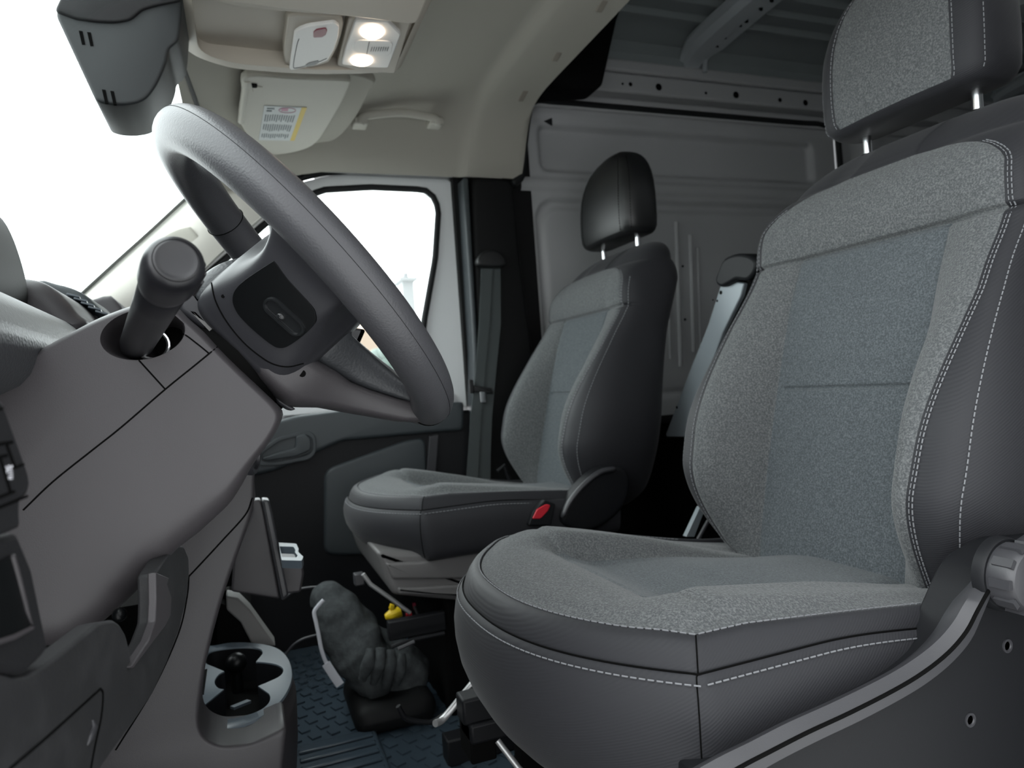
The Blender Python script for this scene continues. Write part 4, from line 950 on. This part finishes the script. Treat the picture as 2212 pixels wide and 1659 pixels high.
# ================================================================== OVERHEAD
# camera housing behind the windscreen
RH = thing('camera_housing', 'dark grey wedge shaped sensor housing on the windscreen, top left', 'sensor housing', (.02, .14, 1.16))
hp = AL([(124, 40), (134, 18), (150, -10), (200, -60), (400, -60), (393, 60), (388, 98), (366, 114), (364, 135), (352, 168), (338, 196), (322, 218), (302, 230), (270, 235), (235, 233), (212, 226), (206, 216)], x=-.02)
hb_ = pillow(rnd(hp, .008), -.035, .10, .005, 3).build('housing', M['housing'], RH, ang=60)
tp = AL([(124, 38), (134, 16), (150, -12), (200, -62), (402, -62), (394, 15), (340, 26), (312, 34), (286, 56), (255, 62), (215, 61), (170, 55)], x=-.02)
pillow(rnd(tp, .006), -.040, .105, .004, 3).build('upper_cap', M['dash2'], RH, ang=60, label='darker upper cap')
for bx in ((170, 66), (188, 69), (220, 193), (238, 196)):
    MB().prism(AL([(bx[0], bx[1]), (bx[0]+8, bx[1]+1), (bx[0]+14, bx[1]+30), (bx[0]+7, bx[1]+30)], x=-.0358), (.004, 0, 0)).build('slot', M['gap'], RH)
# overhead console
OC = thing('overhead_console', 'beige moulded overhead console with lamp unit, top of the picture', 'overhead console', (0, -.12, 1.31))
pr = [(.15, .068, 1.345), (.15, .064, 1.335), (.15, .036, 1.316), (.15, -.017, 1.303), (.15, -.08, 1.302), (.15, -.16, 1.305), (.15, -.25, 1.314), (.15, -.318, 1.325), (.15, -.328, 1.335), (.15, -.392, 1.465), (.15, -.39, 1.475), (.15, -.2, 1.43), (.15, .05, 1.348)]
oc_ = pillow([Vector(p) for p in cr(pr[1:8], 4)]+[Vector(p) for p in pr[8:]], -.38, .152, .010, 4).build('shell', M['beigeP'], OC, ang=50)
ct = MB().loft([rnd([Vector((-.07+.0*z, -.312, z)), Vector((.128, -.312, z)), Vector((.122, .035, z)), Vector((-.07, .035, z))], .03) for z in (1.27, 1.332)]).build('cutter', M['beigeD'])
boolcut(oc_, [ct]); WL[oc_.name] = WL[OC.name].copy()
MB().loft([rnd([Vector((-.33, -.30, z)), Vector((-.085, -.305, z)), Vector((-.085, .03, z)), Vector((-.33, .03, z))], .02) for z in (1.296, 1.325)]).build('front_ridge', M['beigeP'], OC, bevel=.006, seg=3)
def ZP(pts, z): return [A(a_, b_, z=z) for a_, b_ in pts]
SU = thing('alarm_sensor', 'beige sensor unit with small dark red button left of the lamp', 'sensor', (.04, -.15, 1.30))
pts_o = [(622, 34), (640, 31), (738, 38), (742, 52), (737, 78), (728, 104), (712, 134), (680, 146), (626, 155), (618, 150), (612, 114)]
MB().prism(rnd(ZP(pts_o, 1.308), .006), (0, 0, .03)).build('base', M['beigeP'], SU, bevel=.003, seg=3)
fc = [(636, 72), (648, 64), (665, 58), (722, 50), (733, 58), (731, 80), (722, 108), (708, 131), (680, 142), (629, 152), (625, 148)]
fc_ = MB().prism(rnd(ZP(fc, 1.302), .005), (0, 0, .012)).build('cover', M['lamp'], SU, bevel=.002, seg=3, label='pale sensor cover')
MB().tube(ZP(dens([(646, 84), (642, 95), (636, 125), (634, 143), (640, 147), (680, 137), (706, 126)], 4), 1.3018), .0005, 6).build('cover_gap', M['gap'], fc_)
MB().prism(rnd(ZP([(677, 70), (684, 64), (704, 61), (707, 66), (704, 76), (696, 81), (677, 82)], 1.3005), .003), (0, 0, .006)).build('red_button', M['redD'], SU, bevel=.001, label='dark red button')
MB().prism(rnd(ZP([(660, 141), (668, 136), (688, 131), (688, 136), (682, 140), (662, 144)], 1.3012), .002), (0, 0, .006)).build('slot', M['cover'], SU)
DL = thing('dome_light', 'switched-on ceiling lamp unit with two glowing round lenses', 'ceiling lamp', (.02, -.25, 1.30))
MB().prism(rnd(ZP([(753, 39), (884, 43), (886, 52), (853, 159), (780, 154), (728, 142)], 1.312), .006), (0, 0, .02)).build('frame', M['beigeP'], DL, bevel=.002)
MB().prism(rnd(ZP([(768, 46), (838, 47), (866, 75), (839, 147), (790, 146), (738, 140), (748, 100)], 1.305), .006), (0, 0, .012)).build('housing', M['lamp'], DL, bevel=.002, seg=3, label='off-white lamp housing')
for c_, sx, sy_ in (((804, 69), 26, 15), ((781, 131), 24, 11)):
    ring0 = ZP([(c_[0]+sx*math.cos(t), c_[1]+sy_*math.sin(t)) for t in np.linspace(0, 2*math.pi, 32)[:-1]], 1.3040); ce = A(*c_, z=1.3040)
    MB().loft([[ce+(p-ce)*k+Vector((0, 0, dz)) for p in ring0] for k, dz in ((1, .004), (1, 0), (.92, -.002), (.7, -.004), (.35, -.005), (.01, -.0052))]).build('lens', M['glow'], DL, ang=60, label='glowing warm white lens')
s1 = MB().prism(rnd(ZP([(766, 92), (775, 87), (840, 89), (849, 96), (845, 114), (836, 122), (800, 119), (768, 114), (762, 106)], 1.3035), .005), (0, 0, .006)).build('switch', M['lamp'], DL, bevel=.001, label='rocker switch')
rb = MB()
for k in range(8): rb.tube(ZP([(801+k*5, 111-k*.1), (804+k*5, 102)], 1.3028), .0006, 6)
rb.build('switch_ribs', M['cover'], s1); MB().tube(ZP([(792, 117), (798, 90)], 1.3031), .0004, 6).build('switch_gap', M['gap'], s1)
# sun visor
VN = Vector((0, .19, 1)).normalized(); VP0 = Vector((0, -.04, 1.335))
def VV(pts, off=0): return [AP(a_, b_, VP0+VN*off, VN) for a_, b_ in pts]
SV = thing('sun_visor', 'beige sun visor with a warning label, folded up above the passenger side', 'sun visor', (.5, -.12, 1.36))
vp = cr(VV([(533, 166), (640, 170), (748, 174), (757, 182), (750, 200), (735, 230), (702, 284), (682, 310), (655, 324), (610, 334), (575, 332), (540, 300), (519, 262), (525, 210)]), 4, True)
vb = MB().prism(vp, VN*.016).build('visor_board', M['visor'], SV, bevel=.005, seg=3)
MB().tube(VV([(533, 172), (528, 205), (521, 262)], .004), .0075, 12).build('padded_edge', M['visor'], SV)
MB().prism(rnd(VV([(545, 187), (568, 189), (566, 202), (547, 200)], -.002), .003), VN*.004).build('clip_pocket', M['visor'], SV, bevel=.001)
MB().prism(rnd(VV([(544, 183), (556, 184), (555, 190), (545, 190)], -.003), .002), VN*.003).build('clip_hole', M['gap'], SV)
q = [(571, 229), (663, 233), (636, 304), (559, 303)]
lb = MB().prism(VV(q, -.0016), VN*.0012).build('warning_label', M['paper'], SV, label='white warning label with yellow edge')
def lerp2(u, v): # u across, v down on the label quad
    a0 = Vector((*q[0], 0)).lerp(Vector((*q[1], 0)), u); a1 = Vector((*q[3], 0)).lerp(Vector((*q[2], 0)), u); c_ = a0.lerp(a1, v); return (c_.x, c_.y)
def LQ(u0, v0, u1, v1): return VV([lerp2(u0, v0), lerp2(u1, v0), lerp2(u1, v1), lerp2(u0, v1)], -.0021)
MB().prism(LQ(.88, 0, 1, 1), VN*.0004).build('yellow_band', M['lyellow'], lb)
pk_ = MB()
ov = [VV([lerp2(.56+.20*math.cos(t), .10+.075*math.sin(t))], -.0021)[0] for t in np.linspace(0, 2*math.pi, 24)[:-1]]
pk_.tube(ov, .0008, 5, closed=True).prism(LQ(.42, .05, .58, .13), VN*.0003).build('pink_oval', M['pink'], lb)
ik = MB()
rs = random.Random(7)
for (v0, v1) in ((.24, .46), (.52, .74), (.80, .96)):
    for k in range(13):
        u = .06+k*.058
        if u > .80 and rs.random() < .4: continue
        ik.prism(LQ(u, v0+rs.random()*.02, u+.026, v1-rs.random()*.07), VN*.0003)
ik.prism(LQ(.07, .05, .25, .09), VN*.0003).prism(LQ(.07, .12, .20, .16), VN*.0003)
ik.build('print', M['ink'], lb)
vf = MB().prism(cr(VV([(700, 168), (806, 172), (798, 200), (775, 245), (745, 285), (715, 306), (672, 312), (650, 290)], .020), 4, True), VN*.02).build('visor_flange', M['beige'], SV, bevel=.006, seg=3, label='beige flange beside the visor')
# grab handle
GH = thing('grab_handle', 'beige grab handle on the headliner above the passenger door', 'grab handle', (.74, -.47, 1.46))
hpth = cr(AL([(778, 268), (784, 254), (806, 248), (866, 244), (925, 252), (944, 260), (948, 270)], x=.69), 5)
MB().tube(hpth, [(.008, .011)]*len(hpth), 12).build('grip', M['visor'], GH, ang=180)
for q_ in ((780, 264), (944, 264)):
    MB().obox(A(*q_, x=.69)+Vector((.022, 0, .005)), (.025, 0, 0), (0, .02, 0), (0, 0, .010)).build('mount', M['visor'], GH, bevel=.005)
# ================================================================== PASSENGER BELT
SBt = thing('seat_belt', 'dark grey seat belt hanging on the black pillar by the passenger door', 'seat belt', (.79, -.68, .4))
def strip(pts, w_, th, x, name, m, par, **k):
    rings = []
    for i, (px, py, ww) in enumerate(pts):
        a_ = A(px-ww/2, py, x=x); b__ = A(px+ww/2, py, x=x); rings.append([a_, b__, b__+Vector((th, 0, 0)), a_+Vector((th, 0, 0))])
    return MB().loft(rings).build(name, m, par, **k)
strip([(1060, 580, 42), (1060, 700, 44), (1052, 800, 40), (1042, 900, 42), (1038, 980, 44), (1036, 1060, 46)], 0, .003, .792, 'webbing', M['belt'], SBt, label='grey green ribbed webbing')
strip([(1052, 580, 24), (1046, 700, 22), (1038, 800, 20), (1028, 900, 22), (1022, 1000, 24), (1018, 1060, 24)], 0, .003, .786, 'webbing', M['belt'], SBt)
pillow(cr(AL([(1030, 560), (1042, 545), (1058, 540), (1078, 545), (1090, 560), (1088, 575), (1062, 578), (1034, 574)], x=.775), 4, True), .765, .80, .008).build('belt_guide', M['vinyl'], SBt, ang=60)
pillow(rnd(AL([(1020, 832), (1062, 838), (1064, 850), (1022, 846)], x=.78), .002), .778, .79, .002).build('belt_stopper', M['vinyl'], SBt)
pillow(rnd(AL([(1036, 846), (1048, 847), (1050, 870), (1038, 870)], x=.779), .003), .777, .782, .001).build('latch_tongue', M['chrome'], SBt, label='small metal latch tongue')
pillow(rnd(AL([(1012, 820), (1022, 820), (1024, 850), (1014, 850)], x=.779), .003), .775, .785, .003).build('belt_button', M['vinyl'], SBt)
# ================================================================== BETWEEN THE SEATS
BR = thing('folding_bar', 'light grey steel bar with black cap leaning behind the driver seat', 'bar', (.1, -.99, .5))
bpoly = AL([(1572, 606), (1607, 612), (1600, 640), (1560, 720), (1535, 790), (1512, 850), (1488, 944), (1440, 944), (1438, 938), (1490, 800), (1530, 700), (1555, 620)], y=-.99)
MB().prism(rnd(bpoly, .004), (0, -.016, 0)).build('steel_bar', M['bar'], BR, bevel=.003, label='light grey painted steel bar')
MB().prism(rnd(AL([(1600, 612), (1640, 600), (1640, 640), (1560, 730), (1540, 790), (1560, 720)], y=-1.0), .004), (0, -.03, 0)).build('black_edge', M['matte'], BR, bevel=.003)
cpp = AL([(1544, 608), (1550, 585), (1562, 560), (1590, 548), (1618, 552), (1632, 566), (1628, 590), (1612, 606), (1590, 604), (1575, 612), (1556, 620)], y=-.975)
MB().prism(cr(cpp, 3, True), (0, -.045, 0)).build('end_cap', M['coverD'], BR, bevel=.008, seg=3, label='black plastic cap')
for q_ in ((1557, 632, 5), (1549, 650, 3), (1540, 648, 2), (1462, 880, 4)):
    MB().lathe(A(q_[0], q_[1], y=-.9895), (0, 1, 0), [(q_[2]/1505*1.3, -.001), (q_[2]/1505*1.3, .0006)], 12).build('hole', M['matte'], BR)
MB().prism(rnd(AL([(1513, 1094), (1524, 1098), (1500, 1160), (1482, 1160)], x=-.02), .002), (.012, 0, 0)).build('lower_link', M['bar'], BR, bevel=.002)
MB().tube(AL([(1530, 1125), (1508, 1165)], x=-.06), .004, 8).build('link_rod', M['cover'], BR)
MB().box((-.25, -2.0, 0), (.80, -1.10, .56)).build('cargo_shade', M['matte'])  # matte block put in for the deep shade behind the seats
tag(bpy.data.objects['cargo_shade'], 'black block painting the shade low behind the two seats', 'shade block')
# ================================================================== FLOOR ITEMS
FM = thing('floor_mat', 'dark rubber floor mat with small raised blocks in front of the passenger seat', 'floor mat', (.4, -.15, 0))
MB().box((-.05, -.62, .001), (.84, .06, .012)).build('sheet', M['mat'], FM, bevel=.004)
tb = MB()
for i in range(22):
    for j in range(16):
        x_ = .0+i*.037; y_ = -.58+j*.038+(.018 if i % 2 else 0)
        tb.obox((x_, y_, .0135), (.011, .004, 0), (-.003, .009, 0), (0, 0, .0022))
tb.build('tread_blocks', M['mat'], FM)
MB().box((-.02, -.20, .012), (.24, -.03, .030)).build('raised_corner', M['mat'], FM, bevel=.006, seg=3)
rb = MB()
for k in range(7): rb.box((.0+.033*k, -.19, .030), (.012+.033*k, -.05, .035))
rb.build('raised_ribs', M['mat'], FM, bevel=.002)
# cloth bundle
CB = thing('cloth_bundle', 'crumpled black cloth bundle with white strap in front of the passenger seat', 'cloth bundle', (.34, -.2, 0))
from mathutils import noise as NZ
def lump(ctrl, rad, n=26, st=9, amp=.012, fr=22):
    P = cr(ctrl, st); R_ = [I(i, [k*st for k in range(len(rad))], rad) for i in range(len(P))]; m = MB().tube(P, R_, n)
    cenr = {}
    for i, v in enumerate(m.V):
        c_ = P[i//n]; d = (v-c_).normalized(); k = NZ.noise(v*fr)+.5*NZ.noise(v*fr*2.3); m.V[i] = v+d*amp*k
    return m
def RP(px, py, x): return A(px, py, x=x)
body = lump([RP(672, 1300, .40), RP(700, 1300, .39), RP(735, 1335, .37), RP(768, 1395, .34), RP(800, 1440, .31), RP(832, 1468, .29), RP(850, 1478, .28)], [.012, .046, .058, .062, .056, .046, .02])
cbm = body.build('cloth_body', M['cloth'], CB, ang=180, sub=1)
MB().add([v+Vector((.02, -.045, -.07)) for v in lump([RP(740, 1300, .36), RP(790, 1350, .34), RP(830, 1410, .30), RP(850, 1470, .27)], [.015, .05, .055, .02], amp=.014).V], lump([RP(740, 1300, .36), RP(790, 1350, .34), RP(830, 1410, .30), RP(850, 1470, .27)], [.015, .05, .055, .02], amp=.014).F).build('cloth_fold', M['cloth'], CB, ang=180, sub=1)
for k, (x0, y0, x1, y1) in enumerate(((800, 1400, 782, 1470), (822, 1398, 805, 1478), (845, 1402, 832, 1486), (866, 1410, 856, 1480))):
    fm_ = lump([RP(x0, y0, .225), RP((x0+x1)/2+4, (y0+y1)/2, .215), RP(x1, y1, .23)], [.009, .014, .008], n=14, amp=.003, fr=60)
    fm_.build('cloth_finger', M['cloth'], CB, ang=180, sub=1)
stp = surf_pts(cbm, dens([(699, 1296), (690, 1306), (679, 1320), (684, 1345), (688, 1369), (695, 1405), (706, 1434), (722, 1458), (735, 1478)], 5), .003)
if len(stp) < 20: stp = AL(dens([(699, 1296), (690, 1306), (679, 1320), (684, 1345), (688, 1369), (695, 1405), (706, 1434), (722, 1458), (735, 1478)], 5), x=.30)
stp = AL(dens([(699, 1296), (688, 1308), (679, 1322), (683, 1345), (688, 1369), (695, 1405), (706, 1434), (722, 1458), (735, 1478)], 5), x=.285)
MB().tube(stp, [(.004, .0015)]*len(stp), 8).build('strap', M['white'], CB, ang=180, label='white strap')
st2 = AL([(704, 1433), (720, 1458), (735, 1480)], x=.283); MB().tube(st2, [(.0085, .001)]*3, 8).build('strap_tag', M['white'], CB)
MB().box((.22, -.33, .013), (.44, -.16, .075)).build('cloth_base', M['trimB'], CB, bevel=.03, seg=4)
# connectors and cables under the passenger seat
o = thing('yellow_connector', 'yellow wiring connector under the passenger seat', 'connector', A(850, 1328, x=.30))
MB().tube([A(832, 1333, x=.30), A(845, 1328, x=.30), A(866, 1320, x=.30)], [(.006, .006), (.012, .012), (.012, .012)], 10).build('plug', M['yellow'], o, bevel=.001)
MB().obox(A(846, 1311, x=.30), (.006, 0, 0), (0, .004, .002), (0, -.002, .005)).build('latch', M['yellow'], o, bevel=.001)
o = MB().obox(A(883, 1330, x=.30), (.005, 0, 0), (0, .006, 0), (0, 0, .006)).build('red_connector', M['red'], bevel=.001); tag(o, 'small red plug right of the yellow connector', 'connector')
o = MB().obox(A(895, 1309, x=.30), (.004, 0, 0), (0, .003, 0), (0, 0, .007)).build('red_connector', M['redD'], bevel=.001); tag(o, 'tiny dark red plug above the small red plug', 'connector')
o = MB().tube(AL([(784, 1240), (800, 1262), (840, 1290), (886, 1324)], x=.26), .0045, 10).build('metal_rod', M['tube']); tag(o, 'thin bright metal rod slanting under the passenger seat', 'rod')
o = MB().tube(cr(AL([(612, 1420), (632, 1395), (655, 1380), (690, 1370)], x=.32), 5), .0025, 8).build('cable', M['cover']); tag(o, 'thin grey cable running from cup holder to cloth bundle', 'cable')
o = MB().tube(cr(AL([(610, 1295), (640, 1275), (680, 1268), (720, 1270)], x=.40), 5), .0025, 8).build('cable', M['cover']); tag(o, 'thin grey cable above the black cloth bundle', 'cable')
UF = thing('seat_slide', 'black metal slide frame on the floor in front of the passenger seat base', 'seat slide', (.25, -.35, .1))
MB().box(A(838, 1345, x=.22), A(965, 1362, x=.22)+Vector((.02, 0, 0))).build('cross_bar', M['coverD'], UF, bevel=.003)
MB().tube(cr(AL([(845, 1398), (880, 1385), (960, 1368)], x=.18), 4), .004, 8).build('cross_rod', M['coverD'], UF)
MB().tube(AL([(860, 1402), (895, 1386)], x=.16), .004, 8).build('link', M['cover'], UF)
MB().box((.05, -.60, .012), (.09, -.30, .06)).build('floor_rail', M['coverD'], UF, bevel=.003)
MB().obox(A(775, 1250, x=.30), (.012, 0, 0), (0, .010, 0), (0, 0, .012)).build('bracket', M['cover'], UF, bevel=.002)
MB().tube(cr(AL([(860, 1525), (880, 1553), (930, 1560), (958, 1545)], x=.0), 5), .0045, 10).build('bent_bar', M['coverD'], UF)
MB().tube(cr(AL([(895, 1310), (905, 1330), (925, 1335), (945, 1325)], x=.24), 5), .003, 8).build('wire_loop', M['cable'], UF)
